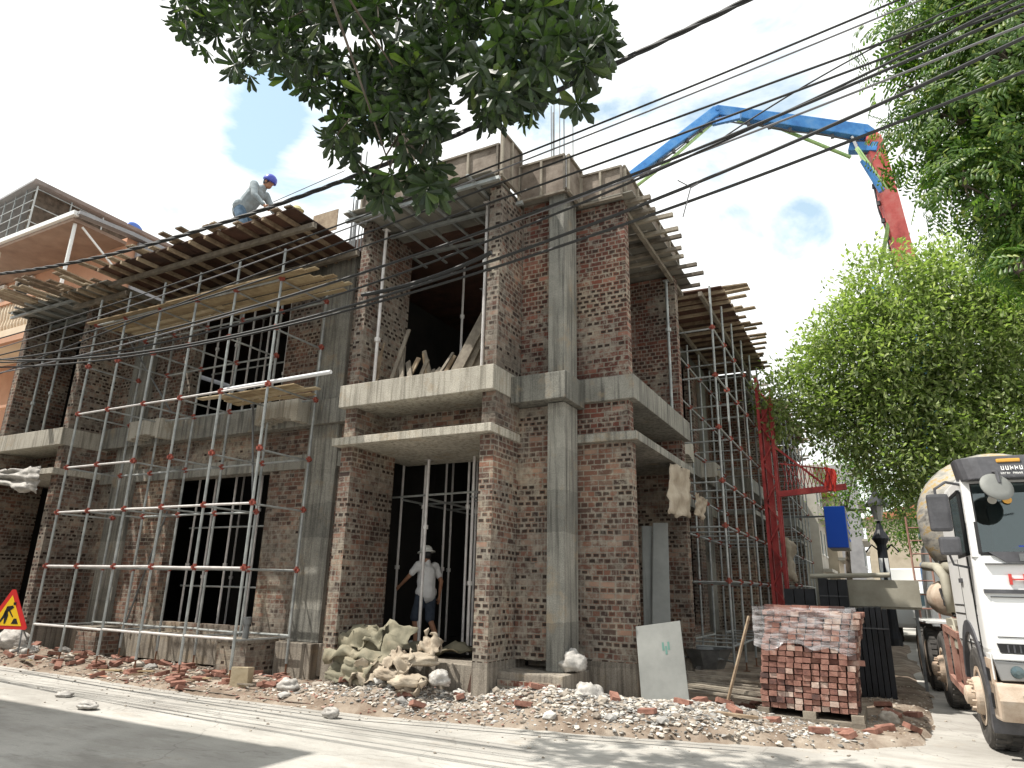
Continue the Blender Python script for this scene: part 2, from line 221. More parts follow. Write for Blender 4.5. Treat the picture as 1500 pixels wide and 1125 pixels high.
# ------------------------------------------------------------ mesh helpers
class MB:
    def __init__(s): s.v = []; s.f = []
    def add(s, vs, fs):
        k = len(s.v); s.v += [tuple(p) for p in vs]; s.f += [tuple(i+k for i in f) for f in fs]; return s
    def box(s, a, b):
        x0, x1 = sorted((a[0], b[0])); y0, y1 = sorted((a[1], b[1])); z0, z1 = sorted((a[2], b[2]))
        return s.add([(x0, y0, z0), (x1, y0, z0), (x1, y1, z0), (x0, y1, z0), (x0, y0, z1), (x1, y0, z1), (x1, y1, z1), (x0, y1, z1)],
                     [(0, 3, 2, 1), (4, 5, 6, 7), (0, 1, 5, 4), (1, 2, 6, 5), (2, 3, 7, 6), (3, 0, 4, 7)])
    def obox(s, c, size, M=None, jit=0):           # oriented box: centre, size, rotation matrix
        h = [q/2 for q in size]; vs = []
        for z in (-1, 1):
            for (x, y) in ((-1, -1), (1, -1), (1, 1), (-1, 1)):
                p = Vector((x*h[0], y*h[1], z*h[2]))
                if jit: p += Vector([random.uniform(-jit, jit) for _ in range(3)])
                if M: p = M @ p
                vs.append(Vector(c)+p)
        return s.add(vs, [(0, 3, 2, 1), (4, 5, 6, 7), (0, 1, 5, 4), (1, 2, 6, 5), (2, 3, 7, 6), (3, 0, 4, 7)])
    def bar(s, p, q, w, h, up=(0, 0, 1)):          # rectangular bar between two points
        p = Vector(p); q = Vector(q); d = (q-p); l = d.length; d.normalize(); u = Vector(up)
        if abs(d.dot(u)) > .98: u = Vector((0, 1, 0))
        sd = d.cross(u).normalized(); u = sd.cross(d)
        M = Matrix((d, sd, u)).transposed(); return s.obox((p+q)/2, (l, w, h), M)
    def tube(s, p, q, r, r2=None, n=8, cap=True):
        p = Vector(p); q = Vector(q); d = (q-p).normalized(); u = Vector((0, 0, 1)) if abs(d.z) < .9 else Vector((1, 0, 0))
        a = d.cross(u).normalized(); b = d.cross(a); r2 = r if r2 is None else r2; vs = []
        for c, rr in ((p, r), (q, r2)):
            for i in range(n):
                t = 2*math.pi*i/n; vs.append(c+(a*math.cos(t)+b*math.sin(t))*rr)
        fs = [(i, i+n, (i+1) % n+n, (i+1) % n) for i in range(n)]
        if cap: fs += [tuple(range(n)), tuple(range(2*n-1, n-1, -1))]
        return s.add(vs, fs)
    def path(s, pts, r, n=6):                      # round tube along points; r number or list
        pts = [Vector(p) for p in pts]; k = len(pts); rr = r if isinstance(r, (list, tuple)) else [r]*k; vs = []; fs = []
        pa = None
        for i, p in enumerate(pts):
            d = (pts[min(i+1, k-1)]-pts[max(i-1, 0)]).normalized()
            if pa is None: u = Vector((0, 0, 1)) if abs(d.z) < .9 else Vector((1, 0, 0)); a = d.cross(u).normalized()
            else: a = (pa-d*pa.dot(d)).normalized()
            pa = a; b = d.cross(a)
            for j in range(n):
                t = 2*math.pi*j/n; vs.append(p+(a*math.cos(t)+b*math.sin(t))*rr[i])
        for i in range(k-1):
            for j in range(n): fs.append((i*n+j, (i+1)*n+j, (i+1)*n+(j+1) % n, i*n+(j+1) % n))
        fs += [tuple(range(n)), tuple(range(k*n-1, (k-1)*n-1, -1))]
        return s.add(vs, fs)
    def lathe(s, prof, M=None, n=24):              # profile [(r,z)] about local z, M 4x4
        vs = []; fs = []; k = len(prof)
        for r, z in prof:
            for j in range(n):
                t = 2*math.pi*j/n; p = Vector((r*math.cos(t), r*math.sin(t), z)); vs.append(M @ p if M else p)
        for i in range(k-1):
            for j in range(n): fs.append((i*n+j, i*n+(j+1) % n, (i+1)*n+(j+1) % n, (i+1)*n+j))
        if prof[0][0] > 1e-4: fs.append(tuple(range(n-1, -1, -1)))
        if prof[-1][0] > 1e-4: fs.append(tuple((k-1)*n+j for j in range(n)))
        return s.add(vs, fs)
    def prism(s, poly, ax, a, b):                  # polygon (2D) extruded along axis ax from a to b
        k = len(poly); vs = []
        for t in (a, b):
            for (u, v) in poly: vs.append({'x': (t, u, v), 'y': (u, t, v), 'z': (u, v, t)}[ax])
        fs = [tuple(range(k-1, -1, -1)), tuple(range(k, 2*k))]+[(i, (i+1) % k, (i+1) % k+k, i+k) for i in range(k)]
        return s.add(vs, fs)
    def ell(s, c, r, M=None, u=12, v=8):
        vs = []; fs = []; c = Vector(c)
        for i in range(1, v):
            ph = math.pi*i/v
            for j in range(u):
                t = 2*math.pi*j/u; p = Vector((r[0]*math.sin(ph)*math.cos(t), r[1]*math.sin(ph)*math.sin(t), r[2]*math.cos(ph)))
                vs.append(c+(M @ p if M else p))
        for a in (Vector((0, 0, r[2])), Vector((0, 0, -r[2]))): vs.append(c+(M @ a if M else a))
        for i in range(v-2):
            for j in range(u): fs.append((i*u+j, (i+1)*u+j, (i+1)*u+(j+1) % u, i*u+(j+1) % u))
        t0 = (v-1)*u
        for j in range(u): fs.append((t0, j, (j+1) % u)); fs.append((t0+1, (v-2)*u+(j+1) % u, (v-2)*u+j))
        return s.add(vs, fs)
    def build(s, name, m, parent=None, bevel=0, smooth=False, recalc=True):
        me = bpy.data.meshes.new(name); me.from_pydata(s.v, [], s.f); me.update()
        if recalc or bevel:
            bm = bmesh.new(); bm.from_mesh(me)
            if recalc: bmesh.ops.recalc_face_normals(bm, faces=bm.faces)
            if bevel:
                es = [e for e in bm.edges if len(e.link_faces) == 2 and e.calc_face_angle(0) > .6]
                bmesh.ops.bevel(bm, geom=es, offset=bevel, segments=2, affect='EDGES', profile=.6)
            bm.to_mesh(me); bm.free()
        if m in ('brick', 'brick_red', 'brick_plain'):
            uv = me.uv_layers.new(name='UVMap')
            for p in me.polygons:
                n = p.normal; ax = max(range(3), key=lambda i: abs(n[i]))
                for li in p.loop_indices:
                    c = me.vertices[me.loops[li].vertex_index].co
                    uv.data[li].uv = (c.x, c.z) if ax == 1 else ((c.y, c.z) if ax == 0 else (c.x, c.y))
        if isinstance(m, (list, tuple)):
            for q in m: me.materials.append(MT[q])
        else: me.materials.append(MT[m])
        if smooth: me.polygons.foreach_set('use_smooth', [True]*len(me.polygons))
        if smooth == 'auto' :
            pass
        o = bpy.data.objects.new(name, me); COL.objects.link(o)
        if parent is not None: o.parent = parent; o.matrix_parent_inverse = parent.matrix_world.inverted()
        return o
def tag(o, label, cat, group=None, kind=None):
    o['label'] = label; o['category'] = cat
    if group: o['group'] = group
    if kind: o['kind'] = kind
    return o
def struct(o, kind='structure'): o['kind'] = kind; return o
def thing(name, label, cat, loc=(0, 0, 0), group=None):
    o = bpy.data.objects.new(name, None); COL.objects.link(o); o.location = loc; o.empty_display_size = .2
    o.matrix_world = Matrix.Translation(loc); return tag(o, label, cat, group)
def dup(root, loc, rotz=None, label=None, group=None, kids=True):
    r = root.copy(); COL.objects.link(r); r.location = loc
    if rotz is not None: r.rotation_euler = (0, 0, rotz)
    if label: r['label'] = label
    if group: r['group'] = group
    if kids:
        for ch in list(root.children):
            c = ch.copy(); COL.objects.link(c); c.parent = r
            for g_ in ch.children:
                d = g_.copy(); COL.objects.link(d); d.parent = c
    return r
def ray(px, py):
    return (rx*((px-750)/FPX)+dx*((py-562.5)/FPX)+fw)
def onp(ax, val, px, py):
    r_ = ray(px, py); i = 'xyz'.index(ax); t = (val-(0, 0, CAMH)[i])/r_[i]; return Vector((0, 0, CAMH))+r_*t
# ------------------------------------------------------------ ground
def fbm(x, y, s=1.0, o=0): return noise.fractal(Vector((x*s, y*s, o)), 1, 2, 5)
def roadmat():
    m = noisy('road', [(.25, (.3, .285, .26)), (.5, (.43, .415, .385)), (.75, (.53, .515, .48))], .55, 10, .85, .35, 22, spec=.25); t = m.node_tree; L = t.links.new; b = t.nodes['Principled BSDF']
    c = b.inputs['Base Color'].links[0].from_socket; ge = N(t, 'ShaderNodeNewGeometry')
    def layer(c, scale, st, p0, p1, col, amt, det=8, rot=0):
        mp = N(t, 'ShaderNodeMapping'); mp.inputs['Scale'].default_value = st; mp.inputs['Rotation'].default_value = (0, 0, rot); L(ge.outputs['Position'], mp.inputs[0])
        n = N(t, 'ShaderNodeTexNoise', i_Scale=scale, i_Detail=det, i_Roughness=.65); L(mp.outputs[0], n.inputs['Vector'])
        r = ramp(t, [(p0, (0, 0, 0)), (p1, (amt,)*3)]); L(n.outputs['Fac'], r.inputs[0])
        mx = N(t, 'ShaderNodeMixRGB'); L(r.outputs[0], mx.inputs[0]); L(c, mx.inputs[1]); mx.inputs[2].default_value = (*col, 1); return mx.outputs[0]
    c = layer(c, 1.3, (.5, 1.5, 1), .5, .72, (.22, .205, .185), .6)      # tyre streaks along the road
    c = layer(c, 2.5, (.5, 1.6, 1), .55, .75, (.62, .6, .56), .5)
    c = layer(c, 45, (1, 1, 1), .55, .8, (.16, .15, .14), .5, 4)
    c = layer(c, 1.4, (1, 1, 1), .58, .7, (.34, .27, .2), .45); c = layer(c, .5, (.6, 1.6, 1), .45, .62, (.27, .255, .235), .55); c = layer(c, 7, (.4, 1.4, 1), .55, .7, (.2, .19, .17), .45, 6)
    wn = N(t, 'ShaderNodeTexNoise', i_Scale=1.5, i_Detail=4); L(ge.outputs['Position'], wn.inputs['Vector']); sc = N(t, 'ShaderNodeVectorMath', operation='SCALE'); sc.inputs['Scale'].default_value = .9; L(wn.outputs['Color'], sc.inputs[0])
    ad = N(t, 'ShaderNodeVectorMath', operation='ADD'); L(ge.outputs['Position'], ad.inputs[0]); L(sc.outputs[0], ad.inputs[1]); vo = N(t, 'ShaderNodeTexVoronoi', feature='DISTANCE_TO_EDGE', i_Scale=.42); L(ad.outputs[0], vo.inputs['Vector'])
    rr = ramp(t, [(.001, (.4, .4, .4)), (.006, (0, 0, 0))]); L(vo.outputs['Distance'], rr.inputs[0]); mx = N(t, 'ShaderNodeMixRGB'); L(rr.outputs[0], mx.inputs[0]); L(c, mx.inputs[1]); mx.inputs[2].default_value = (.12, .11, .1, 1); c = mx.outputs[0]
    v2 = N(t, 'ShaderNodeTexVoronoi', feature='F1', i_Scale=.3); L(ad.outputs[0], v2.inputs['Vector']); r5 = ramp(t, [(0, (.93, .93, .92)), (1, (1.04, 1.04, 1.04))]); L(v2.outputs['Color'], r5.inputs[0]); m5 = N(t, 'ShaderNodeMixRGB', blend_type='MULTIPLY'); m5.inputs[0].default_value = 1; L(c, m5.inputs[1]); L(r5.outputs[0], m5.inputs[2]); c = m5.outputs[0]
    L(c, b.inputs['Base Color'])
roadmat()
struct(MB().add([(-600, -600, 0), (600, -600, 0), (600, 600, 0), (-600, 600, 0)], [(0, 1, 2, 3)]).build('road', 'road'))
# verge: bare earth and rubble between kerb and walls, its outline follows the kerb
KERB = [(-40, 8.2), (-22, 7.95), (-14.85, 7.69), (-8.92, 7.45), (-6, 7.6), (-3.26, 8.1), (-1.5, 8.6), (-.5, 8.95), (.15, 9.7), (.35, 11), (.45, 14), (.4, 60)]
def kerb_y(x):
    for (a, b), (c, d) in zip(KERB, KERB[1:]):
        if a <= x <= c: return b+(d-b)*(x-a)/(c-a)
    return 60
def vdist(x, y):                                   # signed distance-like value, positive inside
    if x > .45: return -1
    d1 = y-kerb_y(x); d2 = (.42+.05*math.sin(y)) - x if y > 9.7 else 9
    return min(d1, d2)
def vh(x, y):
    d = vdist(x, y)
    if d < 0: return -.03
    h = min(d*.35, .07)+.025*fbm(x, y, 1.3)+.02*fbm(x, y, 6, 3)
    for cx, cy, sx, sy, hh in ((-6.6, 8.5, 1.0, .55, .28), (-3.4, 8.95, 1.3, .55, .2), (-4.4, 8.75, .8, .4, .16), (-2.2, 9.6, .9, .7, .14), (-16.2, 8.3, 1.6, .5, .3), (-13.2, 8.5, 1.6, .4, .12), (-9, 8.3, .7, .35, .12), (-.2, 11.8, .3, 1.2, .07)):
        h += hh*math.exp(-((x-cx)/sx)**2-((y-cy)/sy)**2)
    return h
def grid(xs, ys):
    vs = [(x, y, vh(x, y)) for y in ys for x in xs]; n = len(xs)
    fs = [(j*n+i, j*n+i+1, (j+1)*n+i+1, (j+1)*n+i) for j in range(len(ys)-1) for i in range(n-1)]
    return vs, fs
m = noisy('earth', [(.25, (.1, .075, .055)), (.45, (.19, .145, .11)), (.6, (.3, .25, .2)), (.8, (.44, .39, .33))], 2.2, 10, .95, .7, 25)
vs, fs = grid(np.arange(-17.5, .9, .09), np.arange(7.2, 14.2, .09)); g0 = MB().add(vs, fs).build('verge', 'earth', smooth=True); struct(g0)
vs, fs = grid(np.concatenate([np.arange(-40, -17.4, .5), [-17.5]]), np.arange(7.2, 12, .3)); struct(MB().add(vs, fs).build('verge', 'earth', smooth=True))
vs, fs = grid(np.arange(-4.8, 1.01, .2), np.arange(14.15, 60, .6)); struct(MB().add(vs, fs).build('verge', 'earth', smooth=True))
# strip of worn red brick paving along the kerb on the left
pm = brickmat('paving', (1.25, .85, .75), 0, 2, .5)
vs = []; fs = []; xs = np.arange(-16.5, -5.4, .25)
for i, x in enumerate(xs):
    for j in range(4): y = kerb_y(x)+.08+.16*j*(1-.4*max(0, (x+8)/3)); vs.append((x, y, .042+.012*j+.01*fbm(x, y, 3)))
for i in range(len(xs)-1):
    for j in range(3): fs.append((i*4+j, (i+1)*4+j, (i+1)*4+j+1, i*4+j+1))
MT['paving'].node_tree.nodes['UV Map'].uv_map = 'UVMap'
p = MB().add(vs, fs).build('pavement', 'paving', recalc=False); struct(p)
uvl = p.data.uv_layers.new(name='UVMap')
for po in p.data.polygons:
    for li in po.loop_indices: c = p.data.vertices[p.data.loops[li].vertex_index].co; uvl.data[li].uv = (c.x*.8, c.y*.8)
# thin gutter joints running with the kerb
for off, w in ((-.16, .012), (-.34, .02)):
    vs = []; fs = []; xs = [x for x in np.arange(-30, -1.2, .5)]
    for x in xs: y = kerb_y(x)+off+.02*math.sin(x*1.3); vs += [(x, y, .004), (x, y+w, .004)]
    fs = [(2*i, 2*i+2, 2*i+3, 2*i+1) for i in range(len(xs)-1)]
    struct(MB().add(vs, fs).build('gutter_joint', 'steel_dark', recalc=False))
# ------------------------------------------------------------ building
B = thing('unfinished_building', 'two storey corner building of bare brick and raw concrete still under construction', 'building', (-4.6, 9.6, 0))
class Fr:
    def __init__(s, k): s.k = k
    def p(s, u, d, z): return (u, 9.6-d, z) if s.k == 'L' else (-4.2+d, u, z)
    def box(s, mb, u0, u1, d0, d1, z0, z1): return mb.box(s.p(u0, d0, z0), s.p(u1, d1, z1))
FL, FRt = Fr('L'), Fr('R')
BR = {'L': 'brick', 'R': 'brick_red'}
def planks(F, u0, u1, d0, d1, z, step=.3, over=.35, m='wood', name='batten', along='d', w=.07, h=.07, jit=.06):
    mb = MB(); u = u0
    while u < u1:
        a = d0-random.uniform(0, .1); b = d1+random.uniform(.02, over); s_ = random.uniform(-jit, jit)
        mb.bar(F.p(u, a, z), F.p(u+s_, b, z+random.uniform(-.012, .012)), w, h); u += step*random.uniform(.7, 1.3)
    return mb.build(name, m, B)
def porch(F, u0, u1, near=True):
    br = BR[F.k]; w = .235
    # side walls, lower and upper storey
    for i, (a, b) in enumerate(((u0+.04, u0+.04+w), (u1-w, u1))):
        mb = MB()
        dd = 1.0
        F.box(mb, a, b, -.15 if F.k == 'L' else -1.0, dd, .62, 3.81); mb.build('side_wall', 'brick' if F.k == 'L' or i else 'brick', B)
        mb = MB(); F.box(mb, a-.004, b+.004, -.14 if F.k == 'L' else -.99, dd+.004, 0, .62); mb.build('footing', 'plinth', B)
        mb = MB(); F.box(mb, a, b, -.2, dd-.02, 3.94, 4.47); mb.build('brick_panel', 'brick_plain' if F.k == 'L' else 'brick_red', B)
        mb = MB(); F.box(mb, a+.02, b-.004, -.25 if F.k == 'L' else -1.0, dd-.01, 4.86, 8.02); mb.build('side_wall', br, B)
    mb = MB(); F.box(mb, u0+.04+w, u1-w, -.15, .2, 3.94, 4.47); mb.build('brick_panel', 'brick', B)
    mb = MB(); F.box(mb, u0-.07, u1+.02, -1.0, 1.13, 3.81, 3.94); mb.build('canopy', 'concrete_pale' if F.k == 'L' else 'concrete', B, bevel=.008)
    mb = MB(); F.box(mb, u0-.03, u1+.015, -1.0, 1.1, 4.47, 4.86); mb.build('balcony_slab', 'concrete_pale' if F.k == 'L' else 'concrete', B, bevel=.01)
    # roof formwork over the porch
    d1 = 1.4 if F.k == 'L' else 1.2
    e1 = u1+.02 if F.k == 'L' else u1+.6
    mb = MB()
    n = 6
    for i in range(n):
        for j in range(3):
            a = u0-.1+(e1-u0+.1)*i/n; b = u0-.1+(e1-u0+.1)*(i+1)/n; c = -1+(d1+1)*j/3; e = -1+(d1+1)*(j+1)/3
            F.box(mb, a+.004, b-.004, c+.004, e-.004, 8.05+.004*((i+j) % 2), 8.07)
    mb.build('formwork_deck', 'ply_grey', B)
    if F.k == 'L':
        for d in (d1-.12, .45, -.4):
            mb = MB(); F.box(mb, u0-.12, e1+.1, d-.03, d+.03, 7.93, 7.99); mb.build('steel_bearer', 'galv', B)
        u = u0+.1
        while u < e1: mb = MB(); F.box(mb, u-.025, u+.025, -.98, d1-.02+random.uniform(0, .3), 7.99, 8.04); mb.build('steel_joist', 'galv', B); u += .5
    else:
        planks(F, u0+.2, e1, -1, d1, 8.01, .42, .45, 'wood_grey', 'joist')
        mb = MB(); F.box(mb, u0+.1, e1, .9, .98, 7.88, 7.96); mb.build('bearer', 'wood_grey', B)
        mb = MB(); F.box(mb, u0+.1, e1, -.2, -.12, 7.88, 7.96); mb.build('bearer', 'wood_grey', B)
def props(F, u, d, z0, z1, r=.024, lab=None, grp=None, m='galv'):
    t = MB().tube(F.p(u, d, z0), F.p(u, d, z1), r, n=8)
    zc = z0+(z1-z0)*random.choice((.28, .34, .62))
    t.tube(F.p(u, d, zc), F.p(u, d, zc+.07), r*1.9, n=8); t.box([c-.06 for c in F.p(u, d, z1)[:2]]+[z1-.008], [c+.06 for c in F.p(u, d, z1)[:2]]+[z1])
    o = t.build('steel_prop', m); return tag(o, lab, 'prop', grp)
P0L = (-7.85, -4.88); P0R = (9.85, 13.4); P1L = (-18.95, -16.0); P1R = (20.9, 24.4); P2R = (32.6, 36.1)
porch(FL, *P0L); porch(FRt, *P0R); porch(FL, *P1L); porch(FRt, *P1R); porch(FRt, *P2R)
# notch between the two porches with the corner column
mb = MB().box((-4.879, 9.4, .62), (-4.3, 9.6, 4.36)); mb.build('corner_wall', 'brick', B)
mb = MB().box((-4.875, 9.42, 4.86), (-4.3, 9.6, 8.05)); mb.build('corner_wall', 'brick_red', B)
mb = MB().box((-4.3, 9.6, .62), (-4.06, 9.845, 4.36)).box((-4.3, 9.6, 4.8), (-4.06, 9.845, 8.05)); mb.build('corner_wall', 'brick_red', B)
mb = MB().box((-4.31, 9.25, .5), (-4.03, 9.78, 4.36)); mb.build('column', 'concrete', B, bevel=.012)
mb = MB().box((-4.31, 9.25, 4.8), (-4.03, 9.78, 8.05)); mb.build('column', 'concrete', B, bevel=.012)
mb = MB().box((-4.862, 9.06, 4.37), (-3.93, 9.845, 4.8)); mb.build('column_collar', 'concrete_dark', B, bevel=.015)
mb = MB().box((-4.97, 8.9, 0), (-3.9, 9.9, .5)); mb.build('footing', 'plinth', B, bevel=.02)
MB().box((-4.86, 8.86, 0), (-3.93, 8.905, .4)).build('brick_facing', 'brick_red', B)
mb = MB().box((-4.86, 9.22, 8.052), (-3.97, 9.84, 8.09)).box((-4.2, 9.82, 8.052), (-3.2, 10.2, 8.09)); mb.build('formwork_deck', 'ply_grey', B)
# boxed formwork panels on top of the corner
def panel(p, q, z0, z1, out, nb=2, m='ply_panel'):
    p = Vector((*p, 0)); q = Vector((*q, 0)); o = Vector((*out, 0)).normalized(); d = (q-p)
    mb = MB(); mid = Vector((0, 0, (z0+z1)/2)); mb.bar(p+mid, q+mid, .018, z1-z0); pn = mb.build('formwork_panel', m, B)
    e = MB(); 
    for zz in (z0+.02, z1-.0): e.bar(p+o*.03+Vector((0, 0, zz)), q+o*.03+Vector((0, 0, zz)), .04, .035)
    for i in range(nb+1):
        c = p+d*(i/nb*.98+.01)+o*.03; e.bar(c+Vector((0, 0, z0+.04)), c+Vector((0, 0, z1-.02)), .04, .045)
    e.build('panel_rim', 'wood_grey', pn)
panel((-7.85, 8.56), (-4.9, 8.56), 8.2, 8.78, (0, -1), 5)
panel((-4.86, 8.5), (-4.86, 9.2), 8.12, 9.0, (1, 0), 2)
panel((-4.86, 9.2), (-3.98, 9.2), 7.98, 8.7, (0, -1), 2)
panel((-3.96, 9.2), (-3.96, 9.8), 7.98, 8.7, (1, 0), 1)
panel((-3.96, 9.8), (-3.18, 9.8), 8.0, 8.6, (0, -1), 2)
panel((-3.17, 9.78), (-3.17, 13.4), 8.1, 8.6, (1, 0), 5)
mb = MB()
for i in range(9): x = -7.7+i*.33; mb.obox((x, 8.6+random.uniform(-.05, .05), 8.135), (.07, .3, .1))
mb.build('packing_block', 'wood', B)
mb = MB().box((-7.85, 8.75, 8.07), (-4.9, 8.95, 8.6)); mb.build('brick_panel', 'brick_red', B)
# recessed bays
def bay(F, u0, u1, deck=(0, 0), d_out=2.0, upper=True):
    w = .22; c = (u0+u1)/2; ow = 1.42 if F.k == 'L' else 1.5
    a, b = c-ow, c+ow; br = BR[F.k]
    mb = MB()
    F.box(mb, u0, a, -w, 0, .62, 3.7); F.box(mb, b, u1, -w, 0, .62, 3.7); F.box(mb, a, b, -w, 0, .62, .8); mb2 = MB(); F.box(mb2, u0, u1, -w, 0, 3.98, 4.5); mb2.build('brick_band', 'brick_plain', B)
    mb.build('brick_wall', 'brick_plain' if F.k == 'L' else 'brick', B)
    for e_, f_ in ((u0, a-.02), (b+.02, u1)): mb = MB(); F.box(mb, e_, f_, -w, 0, 4.98, 7.75); mb.build('brick_wall', br, B)
    mb = MB(); F.box(mb, u0, u1, -w-.05, .05, 3.7, 3.98); mb.build('lintel', 'concrete', B, bevel=.008)
    mb = MB(); F.box(mb, u0, u1, -.4, .22, 4.5, 4.98); mb.build('balcony_slab', 'concrete', B, bevel=.01)
    mb = MB(); F.box(mb, u0, u1, -w, .02, 7.75, 8.0); mb.build('roof_beam', 'concrete_dark', B)
    mb = MB(); F.box(mb, u0, u1, -w, .12, .1, .62); mb.build('plinth', 'plinth', B, bevel=.01)
    # rounded brackets that carry the balcony near its ends
    for s_, e in ((u0+1.55, 1), (u1-2.65, -1)):
        poly = [(4.52, .2), (4.52, .5)]+[(4.62+.04*math.sin(k*.5), .5) for k in range(2)]
        mb = MB(); n = 8
        for k in range(n):
            x0 = s_+1.1*k/n; x1 = s_+1.1*(k+1)/n; h = 4.5+.13*math.sin(math.pi*(k+.5)/n)
            F.box(mb, x0, x1, .223, .55, h, 4.95)
        mb.build('bracket', 'concrete_pale', B)
    for s_ in (u0+.55, u1-1.65+.0):
        mb = MB(); F.box(mb, s_, s_+.75, -.02, .09, .62, 7.98); mb.build('column', 'concrete', B, bevel=.012)
        mb = MB(); F.box(mb, s_-.05, s_+.8, 0, .3, 0, .62); mb.build('footing', 'plinth', B, bevel=.015)
# columns sit 0.9 m from the porches
def bay_columns(F, lst):
    pass
bay(FL, -16.0, -7.85); bay(FRt, 13.4, 20.9); bay(FRt, 24.4, 32.6)
for (x0, x1, y0, y1, h) in ((-14.75, -14.1, 8.95, 9.45, .6), (-10.35, -9.62, 8.75, 9.45, .6)):
    t = MB().box((x0, y0, 0), (x1, y1, h)).build('pier_base', 'brick_plain', B)
    MB().box((x0-.01, y0-.01, h), (x1+.01, y1, h+.07)).build('cap', 'plinth', t, bevel=.01)
# floors and interior walls, indoor shade painted on as near-black
MB().box((-18.9, 9.83, .35), (-4.9, 16, .55)).box((-4.9, 9.9, .35), (-4.4, 60, .55)).build('ground_floor', 'interior_shade', B)
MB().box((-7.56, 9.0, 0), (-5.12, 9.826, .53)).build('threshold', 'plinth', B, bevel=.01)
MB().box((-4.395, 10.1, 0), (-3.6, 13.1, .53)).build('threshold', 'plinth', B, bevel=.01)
MB().box((-18.9, 9.85, 4.52), (-4.6, 18, 4.8)).box((-12, 18, 4.52), (-4.6, 60, 4.8)).build('upper_floor', 'interior_shade', B)
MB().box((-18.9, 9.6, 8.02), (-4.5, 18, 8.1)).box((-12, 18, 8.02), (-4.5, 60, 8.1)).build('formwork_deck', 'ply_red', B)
for a_, b_ in (((-19.1, 17.8, 0), (-4.4, 18, 8)), ((-12.2, 18, 0), (-12, 60, 8)), ((-19.1, 8.7, 0), (-18.96, 17.8, 7.9)), ((-12, 59.8, 0), (-4.2, 60, 8)), ((-9.2, 14.2, 4.8), (-4.4, 14.4, 8.0)), ((-15, 12.6, .55), (-8.2, 12.8, 4.5)), ((-15, 12.4, 4.8), (-9.3, 12.6, 8.0)), ((-6.6, 13.6, .55), (-6.4, 36, 4.5)), ((-6.6, 14.5, 4.8), (-6.4, 36, 8.0))): MB().box(a_, b_).build('back_wall', 'interior_shade', B)
for a_, b_ in (((-8.75, 10.0, .55), (-8.6, 15.5, 4.5)), ((-8.1, 14.6, .55), (-4.4, 14.8, 4.5)), ((-9.3, 10.2, 4.8), (-9.1, 17.8, 8))): MB().box(a_, b_).build('added_partition', 'interior_shade', B)  # partitions added behind the openings to keep the rooms black
# far end of the right wing, closed brick box between bays
MB().box((-4.35, 36.1, 0), (-4.2, 60, 8)).build('brick_wall', 'brick', B)
# roof formwork decks over the bays: ply sheets, joists under, ragged planks on top
def deck(F, u0, u1, d1, z, m='ply_red', lips=True, over=.75):
    mb = MB(); u = u0
    while u < u1-.01:
        e = min(u+.92, u1); d = -.3
        while d < d1-.01: q = min(d+.62, d1); F.box(mb, u+.003, e-.003, d+.003, q-.003, z+random.uniform(0, .006), z+.024); d = q
        u = e
    mb.build('formwork_deck', m, B)
    planks(F, u0+.15, u1, -.2, d1, z-.035, .42, .05, 'wood', 'joist', w=.06, h=.07)
    for d in (d1-.45, .35):
        mb = MB(); mb.bar(F.p(u0-.1, d, z-.13), F.p(u1+.1, d, z-.13), .08, .1); mb.build('bearer', 'wood_grey', B)
    if lips: planks(F, u0+.1, u1, d1-1.3, d1, z+.06, .33, over, 'wood', 'loose_plank', w=.16, h=.03, jit=.18)
deck(FL, -14.4, -8.55, 2.0, 8.0, over=.4)
deck(FL, -16.2, -14.4, 1.7, 7.9, 'ply_grey', over=.6)
deck(FRt, 14.3, 20.8, 1.75, 8.1, over=.55)
deck(FRt, 24.6, 32.5, 1.75, 8.1, over=.55)
planks(FL, -18.4, -15.5, .4, 1.9, 8.15, .24, .5, 'wood', 'loose_plank', w=.18, h=.03, jit=.25)
mb = MB(); mb.bar((-9.55, 9.9, 8.3), (-8.8, 9.9, 8.3), .02, .7); mb.build('formwork_panel', 'ply_red', B)
# rebar starters
def rebar(x, y, n, z0, z1, tall=None):
    mb = MB()
    for i in range(n):
        a = x+random.uniform(-.2, .2); b = y+random.uniform(-.18, .18); h = z1+random.uniform(-.25, .15) if not (tall and i < 2) else tall
        mb.tube((a, b, z0), (a+random.uniform(-.03, .03), b+random.uniform(-.03, .03), h), .011 if i else .016, n=5)
    mb.build('rebar', 'steel_dark', B)
rebar(-9.05, 9.7, 9, 8.0, 9.5, 10.6); rebar(-4.2, 9.5, 6, 8.0, 10.1); rebar(-15.5, 11.6, 9, 8.0, 10.1); 
